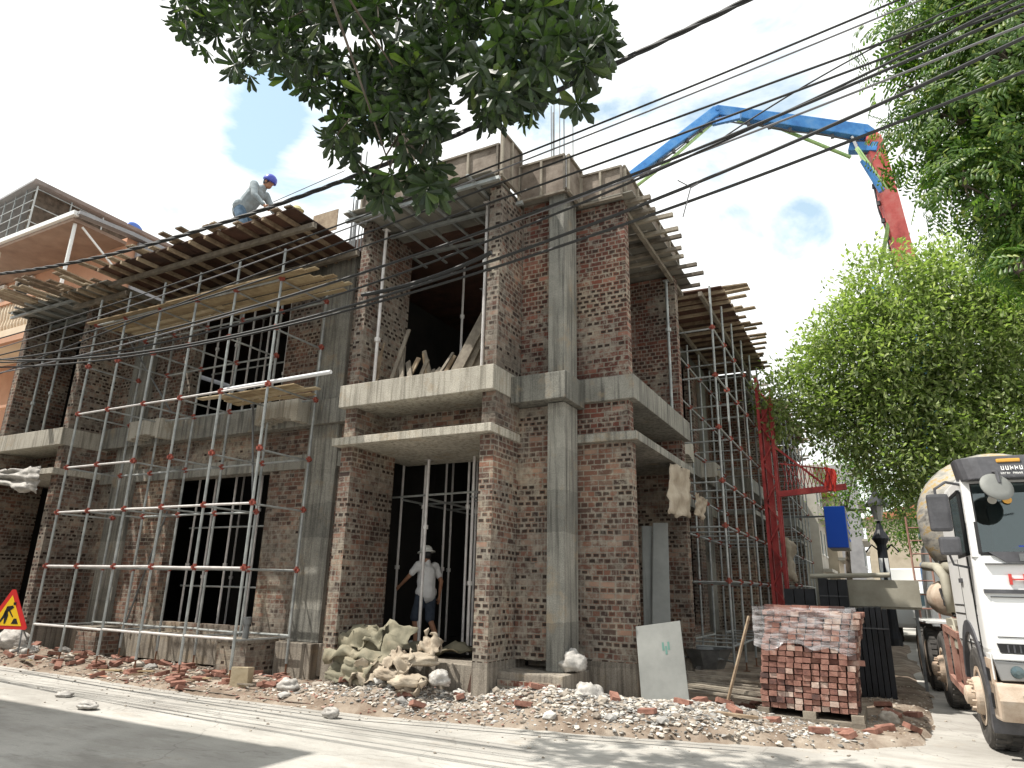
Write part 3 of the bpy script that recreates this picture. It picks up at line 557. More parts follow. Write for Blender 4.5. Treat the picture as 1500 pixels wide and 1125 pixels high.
# ------------------------------------------------------------ scaffolds
def scaffold(name, label, F, us, d0, d1, levels, top, skip=None, m='galv', ml='galv_lit', coup=True):
    x, y, z = F.p(us[0], d0, 0); S = thing(name, label, 'scaffold', (x, y, 0))
    cm = MB(); cm.tube((0, 0, -.05), (0, 0, .06), .031, n=8); cm.obox((0, 0, 0), (.12, .035, .05)); cm.obox((0, 0, 0), (.035, .12, .05))
    c0 = cm.build('coupler', 'coupler'); first = True
    for d in (d0, d1):
        for i, u in enumerate(us):
            t_ = top[i] if isinstance(top, (list, tuple)) else top
            if d != d0: t_ -= random.uniform(.1, .5)
            lean = random.uniform(-.02, .02)
            mb = MB().tube(F.p(u, d, .3), F.p(u+lean, d, t_), .024, n=8)
            p = mb.build('post', m, S)
            jk = MB().tube(F.p(u, d, .14), F.p(u, d, .42), .016, n=6); q = F.p(u, d, .14); jk.box((q[0]-.06, q[1]-.06, .13), (q[0]+.06, q[1]+.06, .142)); jk.build('screw_jack', 'rust', p)
            for z in levels[1:]:
                if z > t_ or (coup is not True and random.random() > coup): continue
                if first: o = c0; first = False
                else: o = c0.copy(); COL.objects.link(o)
                o.parent = p; o.location = F.p(u+lean*(z/t_), d, z+.0)
        for z in levels:
            for i in range(len(us)-1):
                if skip and skip(d == d0, z, i): continue
                MB().tube(F.p(us[i], d, z), F.p(us[i+1], d, z+random.uniform(-.012, .012)), .021, n=8).build('ledger', ml if z < 5 and d == d0 else m, S)
    for z in levels:
        for u in us[::1]:
            if random.random() < .12: continue
            MB().tube(F.p(u, d0, z-.02), F.p(u, d1, z-.02), .018, n=6).build('transom', m, S)
    return S
LX = [-14.6, -13.57, -12.45, -11.38, -10.26, -9.08]
LV = [.74, 1.82, 2.86, 3.77, 4.9, 5.95, 6.9]
def skl(front, z, i):
    if front and z == 3.77 and i > 1: return True
    if front and z in (5.95, 6.9): return z == 5.95
    if not front and z in (2.86, 5.95) and i in (0, 4): return True
    return False
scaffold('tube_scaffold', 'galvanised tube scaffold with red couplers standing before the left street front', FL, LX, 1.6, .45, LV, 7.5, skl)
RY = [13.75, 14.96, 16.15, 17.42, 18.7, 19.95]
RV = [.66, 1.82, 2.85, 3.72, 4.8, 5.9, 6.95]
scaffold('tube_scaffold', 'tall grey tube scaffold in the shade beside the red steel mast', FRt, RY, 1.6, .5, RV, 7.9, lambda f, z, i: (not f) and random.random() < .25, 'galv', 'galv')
R2 = [25.2, 26.6, 28, 29.4, 30.8, 32.2]
scaffold('tube_scaffold', 'distant tube scaffold on the side street beyond the red mast', FRt, R2, 1.6, .5, [.7, 1.9, 2.9, 3.8, 4.9, 6.0, 7], 7.9, None, 'galv', 'galv', .6)
# plank platforms lying on the left scaffold
def platform(u0, u1, d0, d1, z, n, m, lab, grp=None, tilt=0):
    mb = MB()
    for k in range(n):
        d = d0+(d1-d0)*(k+.5)/n; a = u0+random.uniform(-.25, .25); b = u1+random.uniform(-.25, .25); zz = z+random.uniform(0, .03)
        mid = (a+b)/2+random.uniform(-.5, .5)
        for (e, f) in ((a, mid), (mid, b)):
            mb.bar(FL.p(e, d+random.uniform(-.02, .02), zz+tilt*(e-u0)), FL.p(f, d+random.uniform(-.03, .03), zz+tilt*(f-u0)), (abs(d1-d0)/n)*.92, .022)
    return tag(mb.build('plank_platform', m), lab, 'plank deck', grp)
platform(-14.6, -8.3, .65, 1.75, 6.93, 9, 'bamboo', 'long yellowish plank platform lying high on the left scaffold under the roof deck')
platform(-11.1, -8.7, .65, 1.3, 4.94, 4, 'bamboo', 'short plank platform on the scaffold level with the first floor balcony')
for z, d, a, b in ((4.97, 1.5, -10.2, -7.75), (5.0, 1.42, -10.4, -8.9)):
    tag(MB().tube(FL.p(a, d, z), FL.p(b, d, z+.01), .035, n=10).build('plastic_pipe', 'white_pipe'), 'long white plastic pipe laid on the scaffold, its end at the porch slab' if b > -8 else 'shorter white pipe lying behind the long one on the scaffold', 'pipe')
# leaning sticks behind the scaffold
for (a, b) in (((-13.4, 9.3, 5.1), (-14.5, 8.6, 6.9)), ((-13.9, 9.4, .7), (-13.3, 9.5, 3.0)), ((-10.1, 8.9, 3.0), (-10.6, 9.0, 5.2))):
    tag(MB().tube(a, b, .02, n=6).build('bracing_tube', 'steel_dark'), 'thin dark tube leaning diagonally behind the left scaffold', 'tube', 'dark tubes leaning behind the left scaffold')
# ------------------------------------------------------------ steel props indoors
for u in np.arange(-13.2, -10.3, .62):
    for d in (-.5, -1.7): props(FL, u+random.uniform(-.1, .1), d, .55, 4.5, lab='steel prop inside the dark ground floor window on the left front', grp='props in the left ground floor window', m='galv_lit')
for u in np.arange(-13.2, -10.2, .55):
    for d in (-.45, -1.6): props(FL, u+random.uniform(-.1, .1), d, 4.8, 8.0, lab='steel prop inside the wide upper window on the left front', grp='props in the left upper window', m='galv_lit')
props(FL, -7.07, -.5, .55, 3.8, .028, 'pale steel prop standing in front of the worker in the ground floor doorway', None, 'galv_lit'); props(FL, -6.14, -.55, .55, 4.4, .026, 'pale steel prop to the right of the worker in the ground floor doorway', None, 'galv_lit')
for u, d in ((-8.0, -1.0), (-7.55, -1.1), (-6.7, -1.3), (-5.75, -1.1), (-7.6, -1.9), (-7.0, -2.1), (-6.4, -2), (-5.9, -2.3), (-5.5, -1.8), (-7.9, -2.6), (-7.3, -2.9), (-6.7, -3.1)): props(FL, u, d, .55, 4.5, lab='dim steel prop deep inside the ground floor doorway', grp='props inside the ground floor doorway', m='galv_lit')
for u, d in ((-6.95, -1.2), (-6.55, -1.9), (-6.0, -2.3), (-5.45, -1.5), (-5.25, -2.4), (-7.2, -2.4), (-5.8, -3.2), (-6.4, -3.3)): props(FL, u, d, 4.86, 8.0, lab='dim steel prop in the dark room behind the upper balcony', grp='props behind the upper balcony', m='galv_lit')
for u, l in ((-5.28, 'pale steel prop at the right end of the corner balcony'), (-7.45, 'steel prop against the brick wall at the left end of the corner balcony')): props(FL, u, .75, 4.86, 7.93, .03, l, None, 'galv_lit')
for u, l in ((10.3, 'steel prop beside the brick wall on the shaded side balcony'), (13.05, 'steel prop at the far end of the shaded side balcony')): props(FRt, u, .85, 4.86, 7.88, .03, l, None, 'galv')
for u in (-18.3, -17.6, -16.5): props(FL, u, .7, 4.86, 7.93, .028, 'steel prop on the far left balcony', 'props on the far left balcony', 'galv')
for u in np.arange(14.6, 20.5, .9):
    for z0, z1 in ((.55, 4.5), (4.8, 8.0)): props(FRt, u, -.6, z0, z1, lab='steel prop in the dark behind the side street scaffold', grp='props behind the side street scaffold')
mb = MB()
for d in (-.53, -1.6, -2.6): mb.tube(FL.p(-8.0, d, 3.15), FL.p(-5.15, d, 3.2), .02, n=6)
for u in (-7.6, -7.07, -6.14, -5.6): mb.tube(FL.p(u, -.5, 3.1), FL.p(u-.1, -3.2, 3.1), .02, n=6)
tag(mb.build('tube_grid', 'galv'), 'horizontal tubes tying the props together inside the ground floor doorway', 'tubes')
mb = MB()
for z in (2.7, 1.5): mb.tube(FL.p(-13.3, -.5, z), FL.p(-10.4, -.5, z), .02, n=6)
for z in (6.2,): mb.tube(FL.p(-13.3, -.45, z), FL.p(-10.3, -.45, z), .02, n=6)
tag(mb.build('tube_grid', 'galv'), 'horizontal tubes tying the props in the left front windows', 'tubes')
# ------------------------------------------------------------ concrete mixer truck
def wheel(S, x, y, r, w, side=-1, name='wheel', front=True, rimmat='truck_dirt'):
    M = Matrix.Translation((x, y, r)) @ Matrix.Rotation(R(90)*side, 4, 'Y')      # local z points outwards
    pr = [(r*.56, -w*.45), (r*.62, -w*.5), (r*.93, -w*.5), (r*.985, -w*.42), (r, -w*.3), (r, w*.3-.0), (r*.985, w*.42), (r*.93, w*.5), (r*.8, w*.53), (r*.62, w*.49), (r*.56, w*.45)]
    t = MB().lathe(pr, M, 48); tread = t
    for i in range(36):
        a = 2*math.pi*i/36
        for s_ in (-1, 1):
            c = M @ Vector((math.cos(a+.04*s_)*r*1.0, math.sin(a+.04*s_)*r*1.0, s_*w*.24)); Mr = (M.to_3x3() @ Matrix.Rotation(a, 3, 'Z')); t.obox(c, (.025, r*.09, w*.3), Mr)
    wo = t.build(name, 'tyre', S, smooth=False)
    if front: rp = [(r*.56, w*.4), (r*.58, w*.5), (r*.5, w*.5), (r*.46, w*.35), (r*.4, w*.3), (r*.36, w*.62), (r*.33, w*.7), (r*.2, w*.72), (r*.18, w*.95), (r*.1, w), (0, w)]
    else: rp = [(r*.56, w*.4), (r*.58, w*.5), (r*.5, w*.48), (r*.46, w*.1), (r*.4, -.1), (r*.25, -.1), (r*.2, w*.3), (r*.12, w*.42), (0, w*.42)]
    q = MB().lathe(rp, M, 32)
    rz = w*.7 if front else -.06; rr = r*.28 if front else r*.32
    for i in range(10):
        a = 2*math.pi*i/10; p = M @ Vector((math.cos(a)*rr, math.sin(a)*rr, rz-.02)); q2 = M @ Vector((math.cos(a)*rr, math.sin(a)*rr, rz+.04)); q.tube(p, q2, .016, n=6)
    rim = q.build('rim', rimmat, wo)
    h = MB()
    for i in range(8):
        a = 2*math.pi*(i+.5)/8; zz = w*.43 if front else .04; p = M @ Vector((math.cos(a)*r*.43, math.sin(a)*r*.43, w*.31 if front else -.085)); q2 = M @ Vector((math.cos(a)*r*.43, math.sin(a)*r*.43, w*.36 if front else -.07)); h.tube(p, q2, .032, n=10)
    h.build('vent_hole', 'black', rim)
    return wo
TR = thing('mixer_truck', 'white concrete mixer truck parked at the right edge facing the road', 'truck', (2.2, 10.05, 0))
X0, X1, YF, YB = .98, 3.42, 9.12, 11.1
def loft(secs, caps=True):                       # closed loops of equal length
    mb = MB(); n = len(secs[0]); vs = [p for s_ in secs for p in s_]; fs = []
    for i in range(len(secs)-1):
        for j in range(n): fs.append((i*n+j, i*n+(j+1) % n, (i+1)*n+(j+1) % n, (i+1)*n+j))
    if caps: fs += [tuple(range(n-1, -1, -1)), tuple((len(secs)-1)*n+j for j in range(n))]
    return mb.add(vs, fs)
# cab shell from plan loops with rounded front corners; windscreen leans back
def cabloop(z, inset, yf, r=.11, yb=YB):
    a, b = X0+inset, X1-inset; pts = []
    for (cx, sg, t0) in ((a+r, 1, 180), (b-r, 1, 270)):
        for k in range(5):
            t = R(t0+90*k/4); pts.append((cx+r*math.cos(t), yf+r+r*math.sin(t), z))
    pts += [(b, yb, z), (a, yb, z)]
    return pts
lower = [cabloop(.95, .03, YF+.02), cabloop(1.1, 0, YF-.01), cabloop(1.5, 0, YF), cabloop(1.95, 0, YF+.03), cabloop(2.06, .0, YF+.06)]
loft(lower).build('cab_body', 'truck_white', TR, smooth=False)
top = [cabloop(2.86, .055, YF+.2), cabloop(3.0, .09, YF+.3), cabloop(3.06, .2, YF+.45)]
loft(top).build('roof', 'truck_white', TR)
mb = MB()                                       # pillars and rear/side panels
for sx, px in ((1, X0), (-1, X1)):
    mb.bar((px+sx*.045, YF+.11, 2.03), (px+sx*.075, YF+.29, 2.9), .08, .1, (0, 1, 0))
    mb.box((px+sx*.0, YF+.95, 2.04), (px+sx*.05, YB, 2.88)); mb.box((px+sx*.004, YF+.35, 2.78), (px+sx*.05, YF+.97, 2.9))
mb.box((X0+.02, YB-.05, 2.04), (X1-.02, YB, 2.88)); mb.build('pillar', 'truck_white', TR)
mb = MB().add([(X0+.08, YF+.085, 2.08), (X1-.08, YF+.085, 2.08), (X1-.11, YF+.265, 2.86), (X0+.11, YF+.265, 2.86)], [(0, 1, 2, 3)])
ws = mb.build('windscreen', 'windscreen', TR, recalc=False)
mb = MB(); fr_ = [(X0+.085, YF+.07, 2.07), (X1-.085, YF+.07, 2.07), (X1-.115, YF+.265, 2.87), (X0+.115, YF+.265, 2.87)]
for i in range(4): mb.bar(fr_[i], fr_[(i+1) % 4], .035, .03, (0, 1, 0))
mb.build('seal', 'black', ws)
MB().box((X0+.45, YF+.1, 2.135), (X0+1.05, YF+.5, 2.16)).build('dash_cloth', 'cloth_blue', ws)
for k in range(2): MB().lathe([(0, 0), (.045, 0), (.045, .006), (0, .006)], Matrix.Translation((X0+.3+.14*k, YF+.2, 2.66)) @ Matrix.Rotation(R(80), 4, 'X'), 16).build('sticker', 'amber' if k else 'facade_a', ws)
for k in range(2):
    xx = X0+.5+k*1.1; MB().path([(xx, YF+.05, 2.08), (xx+.35, YF+.05, 2.12), (xx+.85, YF+.1, 2.17)], .012).build('wiper', 'black', ws)
w1 = MB().box((X0-.004, YF+.38, 2.1), (X0+.01, YF+.93, 2.76)).build('door_window', 'glassdark', TR)
mb = MB()
for z0, z1, y0, y1 in ((2.06, 2.1, YF+.33, YF+.97), (2.76, 2.8, YF+.33, YF+.97), (2.06, 2.8, YF+.93, YF+.97), (2.06, 2.8, YF+.33, YF+.37)): mb.box((X0-.008, y0, z0), (X0+.02, y1, z1))
mb.build('seal', 'black', w1)
d = MB().box((X0-.012, YF+.33, 1.15), (X0-.002, YF+1.02, 2.05)).build('door', 'truck_white', TR, bevel=.004); MB().box((X0-.04, YF+.85, 1.78), (X0-.01, YF+1.0, 1.83)).build('handle', 'plastic_dark', d, bevel=.006)
# front trims
MB().box((X0+.05, YF-.02, 1.66), (X1-.05, YF+.05, 1.7)).build('trim_strip', 'plastic_dark', TR)
MB().prism([(X0+.3, 1.98), (X1-.3, 1.98), (X1-.15, 2.09), (X0+.15, 2.09)], 'y', YF+.02, YF+.06).build('cowl', 'plastic_dark', TR)
MB().box((X0+.42, YF+.005, 1.99), (X0+.7, YF+.03, 2.07)).build('cowl_flap', 'steel_dark', TR)
gp = MB().prism([(X0+.75, 1.62), (X1-.75, 1.62), (X1-.5, 1.2), (X0+.5, 1.2)], 'y', YF-.03, YF+.02).build('front_panel', 'truck_white', TR, bevel=.008)
gr = MB().prism([(X0+.08, 1.16), (X1-.08, 1.16), (X1-.1, 1.07), (X0+.1, 1.07)], 'y', YF-.045, YF+.0).build('grille', 'black', TR)
mb = MB()
for i in range(40): x = X0+.16+i*.053; mb.box((x, YF-.055, 1.075), (x+.015, YF-.044, 1.15))
mb.build('grille_fin', 'plastic_dark', gr)
for s_ in (-1, 1):                                # headlights with lens discs
    cx = X0+.33 if s_ < 0 else X1-.33
    hl = MB().prism([(cx-.31, 1.0), (cx+.33, .96), (cx+.33, .82), (cx-.27, .8)] if s_ < 0 else [(cx-.33, .96), (cx+.31, 1.0), (cx+.27, .8), (cx-.33, .82)], 'y', YF-.06, YF+.08).build('headlight', 'lens', TR, bevel=.012)
    q = MB()
    for k in range(3): q.lathe([(0, 0), (.062, 0), (.055, .02), (.02, .03), (0, .03)], Matrix.Translation((cx-.12+.15*k, YF-.062, .89)) @ Matrix.Rotation(R(90), 4, 'X'), 16)
    q.build('lamp', 'glassdark', hl)
bp = MB().prism([(YF-.12, .78), (YF-.16, .62), (YF-.1, .42), (YF+.3, .4), (YF+.3, .78)], 'x', X0-.0, X1+.0).build('bumper', 'truck_dirt', TR, bevel=.025)
MB().prism([(YF-.02, .8), (YF-.02, 1.06), (YF+.2, 1.06), (YF+.35, .8)], 'x', X0+.005, X0+.02).prism([(YF-.075, 1.0), (YF-.075, 1.06), (YF+.05, 1.06), (YF+.05, 1.0)], 'x', X0+.02, X1-.02).build('front_corner', 'truck_white', TR, bevel=.01)
MB().prism([(X0+.2, .68), (X0+.62, .7), (X0+.66, .54), (X0+.3, .5)], 'y', YF-.17, YF-.1).build('fog_lamp', 'lens', TR, bevel=.01)
# wheel arch, steps
mb = MB(); n = 14; yc, zc, ra = 10.1, .54, .66
for k in range(n):
    a0 = R(200-180*k/n*1.05); a1 = R(200-180*(k+1)/n*1.05)
    p = [(yc+ra*math.cos(a0), zc+ra*math.sin(a0)*1.05), (yc+ra*math.cos(a1), zc+ra*math.sin(a1)*1.05), (yc+(ra+.1)*math.cos(a1), zc+(ra+.1)*math.sin(a1)*1.08), (yc+(ra+.1)*math.cos(a0), zc+(ra+.1)*math.sin(a0)*1.08)]
    mb.prism(p, 'x', X0-.03, X0+.3)
mb.build('wheel_arch', 'plastic_dark', TR)
st = MB().box((X0, YF+.0, .45), (X0+.03, YF+.5, 1.0)).build('step_panel', 'truck_dirt', TR); MB().box((X0-.01, YF+.12, .78), (X0+.005, YF+.36, .9)).box((X0-.01, YF+.12, .52), (X0+.005, YF+.34, .66)).build('step_opening', 'black', st)
# sun visor with lettering, lamps
v0 = [cabloop(2.88, .04, YF+.02, .2, YF+.5), cabloop(3.14, .0, YF+.1, .2, YF+.5)]
vz = loft(v0).build('sun_visor', 'plastic_dark', TR, bevel=.012)
def text(s, size, loc, rot, m, par, name='lettering', ext=.004, font=None, sx=1):
    c = bpy.data.curves.new('t', 'FONT'); c.body = s; c.size = size; c.extrude = ext; c.align_x = 'LEFT'
    o = bpy.data.objects.new('t', c); COL.objects.link(o); bpy.context.view_layer.update()
    me = bpy.data.meshes.new_from_object(o.evaluated_get(bpy.context.evaluated_depsgraph_get())); bpy.data.objects.remove(o)
    Mt = Matrix.Translation(loc) @ rot.to_4x4() @ Matrix.Diagonal((sx, 1, 1, 1)); me.transform(Mt); me.materials.clear(); me.materials.append(MT[m]); me.name = name
    o = bpy.data.objects.new(name, me); COL.objects.link(o)
    if par is not None: o.parent = par; o.matrix_parent_inverse = par.matrix_world.inverted()
    return o
RX = Matrix.Rotation(R(90), 3, 'X')
mb = MB(); Rv = Matrix.Rotation(R(73), 3, 'X')          # two lines of worn, unreadable white lettering
for (z0_, h_, x_, y_) in ((2.99, .05, X0+.42, YF+.03), (2.93, .022, X0+.4, YF+.012)):
    for i in range(11):
        if i == 5: continue
        w_ = h_*.55; c_ = Vector((x_+i*h_*.85, y_, z0_)); k_ = random.randrange(3)
        mb.obox(c_+Vector((-w_*.4, 0, 0)), (w_*.25, h_, .004), Rv)
        if k_ != 1: mb.obox(c_+Vector((w_*.35, 0, 0)), (w_*.25, h_*random.choice((1, .6)), .004), Rv)
        mb.obox(c_+Rv @ Vector((0, h_*random.choice((-.4, 0, .4)), 0)), (w_, h_*.2, .004), Rv)
mb.build('lettering', 'white_paint', vz)
text('HOWO', .16, (X0+.27, YF-.0, 1.75), RX, 'letter_red', TR, 'badge_lettering', .012, sx=1.7)
for k in (0.38, 2.0): MB().box((X0+k, YF+.06, 3.06), (X0+k+.22, YF+.1, 3.1)).build('marker_lamp', 'amber', vz, bevel=.01)
# mirrors: two side ones and the round one over the windscreen
ar = MB().path([(X0+.06, YF+.35, 2.86), (X0-.12, YF+.2, 2.88), (X0-.24, YF+.16, 2.8), (X0-.24, YF+.16, 2.7)], .016).build('mirror_arm', 'plastic_dark', TR); MB().path([(X0-.2, YF+.17, 2.1), (X0-.16, YF+.2, 1.96), (X0+.0, YF+.3, 1.93)], .013).build('mirror_arm', 'plastic_dark', TR)
MB().box((X0-.34, YF+.1, 2.32), (X0-.12, YF+.2, 2.74)).build('mirror_housing', 'plastic_dark', ar, bevel=.035)
MB().box((X0-.28, YF+.1, 2.06), (X0-.07, YF+.19, 2.26)).build('mirror_housing', 'plastic_dark', ar, bevel=.03)
ra2 = MB().path([(X0+.33, YF+.08, 2.96), (X0+.33, YF-.12, 2.93), (X0+.33, YF-.16, 2.8)], .018).build('mirror_arm', 'plastic_dark', TR)
MB().lathe([(0, .03), (.1, .026), (.16, .012), (.165, 0), (.15, -.02), (0, -.03)], Matrix.Translation((X0+.3, YF-.16, 2.76)) @ Matrix.Rotation(R(35), 4, 'Y') @ Matrix.Rotation(R(60), 4, 'X'), 24).build('round_mirror', 'board_grey', ra2, smooth=True)
MB().box((X0+.08, YB-.1, 2.0), (X1-.08, YB-.06, 2.86)).build('cab_lining', 'plastic_dark', TR)
MB().box((X0+.1, YF+.25, 2.0), (X1-.1, YF+.75, 2.13)).build('dashboard', 'black', TR, bevel=.03)
MB().lathe([(.2, -.015), (.23, 0), (.2, .015)], Matrix.Translation((X1-.65, YF+.62, 2.28)) @ Matrix.Rotation(R(60), 4, 'X'), 24).build('steering_wheel', 'black', TR)
# seats and wheel inside
MB().box((X0+.4, YF+1.1, 2.06), (X0+.95, YF+1.25, 2.7)).box((X1-.95, YF+1.1, 2.06), (X1-.4, YF+1.25, 2.7)).build('seat', 'plastic_dark', TR)
# chassis, tanks, frames
MB().box((1.75, 9.6, .75), (1.87, 18.4, 1.02)).box((2.53, 9.6, .75), (2.65, 18.4, 1.02)).build('chassis', 'truck_frame', TR)
fr = MB(); fr.box((1.0, 11.45, 1.24), (1.75, 12.4, 1.32)); fr.box((1.0, 11.5, .95), (1.06, 12.35, 1.24)); fr.build('equipment_box', 'tin_beige', TR)
sf = MB()
for a, b in (((.99, 11.2, 1.12), (.99, 12.6, 1.18)), ((.99, 11.2, .42), (.99, 12.6, .5)), ((.99, 11.2, 1.12), (.99, 11.2, .42)), ((.99, 12.6, 1.18), (.99, 12.6, .5)), ((.99, 11.9, 1.15), (.99, 11.9, .46))): sf.bar(a, b, .05, .09)
sf.build('side_guard', 'truck_frame', TR); MB().box((1.05, 11.3, .5), (1.7, 12.4, 1.1)).build('battery_box', 'truck_frame', TR, bevel=.02)
MB().path([(1.0, 11.6, .95), (1.0, 11.6, 1.15), (1.0, 11.75, 1.22), (1.02, 12.2, 1.22)], .02).path([(1.0, 11.45, .95), (1.0, 11.45, 1.08), (1.0, 11.6, 1.3), (1.05, 12.2, 1.32)], .02).build('hose', 'tin_beige', TR)
MB().path([(1.35, 11.35, 1.3), (1.35, 11.35, 1.8), (1.2, 11.9, 2.0), (1.15, 12.8, 2.05)], .085, 10).path([(1.15, 11.5, 1.35), (1.15, 11.8, 1.7), (1.3, 12.4, 1.85)], .05).build('air_duct', 'tin_beige', TR, smooth=True)
MB().path([(.95, 13.6, 2.1), (1.02, 12.7, 2.05), (1.06, 12.35, 1.9), (1.08, 12.25, 1.4)], .07, 10).build('air_duct', 'tin_beige', TR, smooth=True)
MB().path([(1.3, 13.8, 1.9), (1.05, 13.0, 1.75), (1.02, 12.5, 1.6), (1.1, 12.2, 1.35)], .022, 8).path([(1.4, 13.5, 2.2), (1.1, 13.1, 2.15), (1.06, 12.8, 1.5), (1.2, 12.5, 1.35)], .018, 8).build('hose', 'black', TR)
MB().lathe([(0, 0), (.24, .02), (.28, .1), (.28, .85), (.24, .93), (0, .95)], Matrix.Translation((1.2, 12.9, 1.6)) @ Matrix.Rotation(R(-90), 4, 'X'), 20).build('water_tank', 'truck_dirt', TR, smooth=True)
for z_ in (1.1, 1.42, 1.52): MB().box((X0-.006, YF+.3, z_), (X0-.001, YF+1.9, z_+.012)).build('panel_gap', 'black', TR)
for y_ in (YF+.325, YF+1.03): MB().box((X0-.014, y_, 1.0), (X0-.001, y_+.012, 2.05)).build('panel_gap', 'black', TR)
for z_ in (1.22, 1.62, 1.96): MB().box((X0+.1, YF-.012, z_), (X1-.1, YF+.06, z_+.008)).build('panel_gap', 'black', TR)
# front left wheel and second steer, rear tandem
for y in (10.1, 12.0+1.35, 15.6, 16.95):
    for x, s_ in ((1.12, -1), (3.28, 1)): wheel(TR, x, y, .54, .3, s_, front=(y < 14))
for y in (15.6, 16.95): MB().box((.98, y-.6, 1.16), (1.5, y+.6, 1.19)).box((2.9, y-.6, 1.16), (3.42, y+.6, 1.19)).build('mudguard', 'truck_white', TR)
# drum
ax = Vector((0, 1, .2)).normalized(); zq = ax.to_track_quat('Z', 'Y').to_matrix().to_4x4(); Md = Matrix.Translation((2.2, 11.9, 2.35)) @ zq
dr = MB().lathe([(0, 0), (.5, .02), (.64, .12), (.95, .9), (1.14, 1.7), (1.2, 2.4), (1.12, 3.3), (.86, 4.5), (.6, 5.3), (.5, 5.4), (0, 5.4)], Md, 40).build('mixer_drum', 'drum', TR, smooth=True)
q = MB()
for k in range(26):
    t = k/25*5; z = .3+k*.18; rr = np.interp(z, [.12, 1, 1.9, 2.6, 3.5, 4.5, 5.3], [.68, .97, 1.15, 1.21, 1.12, .86, .6]); q.obox(Md @ Vector((rr*math.cos(t), rr*math.sin(t), z)), (.03, .3, .2), (Md.to_3x3() @ Matrix.Rotation(t, 3, 'Z')))
q.build('painted_band', 'sign_yellow', dr)
MB().box((1.7, 11.5, 1.02), (2.7, 11.85, 2.6)).build('drum_support', 'truck_frame', TR, bevel=.02); MB().box((1.6, 16.6, 1.02), (2.8, 16.9, 2.6)).build('drum_support', 'truck_frame', TR, bevel=.02)
MB().lathe([(0, 0), (.25, 0), (.3, .05), (.3, 1.0), (.25, 1.05), (0, 1.05)], Matrix.Translation((1.1, 12.0, 2.3)) @ Matrix.Rotation(R(-90), 4, 'X'), 20).build('water_tank', 'tank_blue', TR, smooth=True) if False else None
ld = MB(); ld.tube((1.1, 17.3, .9), (1.1, 17.6, 3.3), .02); ld.tube((1.45, 17.3, .9), (1.45, 17.6, 3.3), .02)
for k in range(8): z = 1.1+k*.28; ld.tube((1.1, 17.32+.12*k*.3, z), (1.45, 17.32+.12*k*.3, z), .014)
ld.build('ladder', 'truck_frame', TR)
# ------------------------------------------------------------ wrapped pack of bricks
PK = thing('brick_pack', 'pallet of new red bricks wrapped in clear film, standing by the kerb', 'brick pallet', (-1.05, 10.6, 0))
cnt = 0; rest = MB(); px0, py0 = -1.6, 10.05; brm = MB().box((-.108, -.05, -.0325), (.108, .05, .0325))
MB().box((-1.64, 9.98, .06), (-.4, 11.2, .12)).box((-1.64, 10.0, .12), (-1.5, 11.2, .2)).box((-1.1, 10.0, .12), (-.95, 11.2, .2)).box((-.55, 10.0, .12), (-.41, 11.2, .2)).build('pallet', 'wood_grey', PK)
MT['brick_new'] = noisy('brick_new', [(.15, (.09, .055, .05)), (.4, (.2, .095, .075)), (.65, (.3, .16, .125)), (.95, (.5, .4, .34))], 7, 5, .85, .4, 50, island=.9)
base_me = None
for lay in range(17):
    z = .235+lay*.07; lo = MB(); n = 11; lean = .0006*lay*lay
    for face in ('front', 'side', 'top'):
        pass
    for i in range(n):                            # front row shows header ends
        x = px0+.05+i*(1.13/n)+random.uniform(-.006, .006)
        if lay == 8 and i % 2 == 0 and i > 5: x += .05; sz = (.21, .1, .06); rot = 0
        else: sz = (random.uniform(.084, .097), .215, random.uniform(.056, .064))
        M_ = Matrix.Rotation(random.uniform(-.05, .05), 3, 'Z'); c = (x+lean, py0+.11+random.uniform(-.035, .02), z+random.uniform(-.003, .003))
        if cnt < 100 and random.random() < .56: MB().obox(c, sz, M_, .002).build('brick', 'brick_new', PK); cnt += 1
        else: rest.obox(c, sz, M_, .002)
    for j in range(1, 5):                         # right and left sides
        for xs in (-.56, -1.54): rest.obox((xs+.05+random.uniform(-.01, .012)+lean, py0+.11+j*.222, z), (.1, .213, .063), Matrix.Rotation(random.uniform(-.04, .04), 3, 'Z'), .002)
for i in range(11):
    for j in range(5): 
        if 0 < i < 10: rest.obox((px0+.05+i*.103, py0+.11+j*.222, .235+16.0*.07+random.uniform(0, .012)), (.096, .213, .063), None, .003)
for i in range(5): rest.obox((-1.45+i*.2+random.uniform(-.05, .05), 10.3+random.uniform(-.1, .4), 1.43), (.21, .1, .06), Matrix.Rotation(random.uniform(-.5, .5), 3, 'Z'))
rest.box((-1.5, 10.2, .2), (-.55, 11.0, 1.3)); o = rest.build('brick', 'brick_new', PK); o['kind'] = 'stuff'
mb = MB(); n = 60; loops = []
cor = [(-1.625, 10.02), (-.415, 10.02), (-.415, 11.2), (-1.625, 11.2)]; per = []
for k in range(4):
    a = Vector(cor[k]); b = Vector(cor[(k+1) % 4])
    for q_ in range(15): per.append(a.lerp(b, q_/15))
vs = []; zs = np.linspace(.95, 1.44, 12)
for zi, z in enumerate(zs):
    for i, p_ in enumerate(per):
        c = Vector((-1.02, 10.6)); o_ = (p_-c); e = 1+.018*noise.noise(Vector((i*.35, z*7, 1)))+.006*math.sin(z*40+i*.3)
        if zi == 0: z_ = z+.18*noise.noise(Vector((i*.25, 3, 3)))
        else: z_ = z
        vs.append((c.x+o_.x*e, c.y+o_.y*e, z_))
m_ = len(per); fs = [(a*m_+i, a*m_+(i+1) % m_, (a+1)*m_+(i+1) % m_, (a+1)*m_+i) for a in range(len(zs)-1) for i in range(m_)]
mb.add(vs, fs).build('plastic_wrap', 'film', PK, smooth=True)
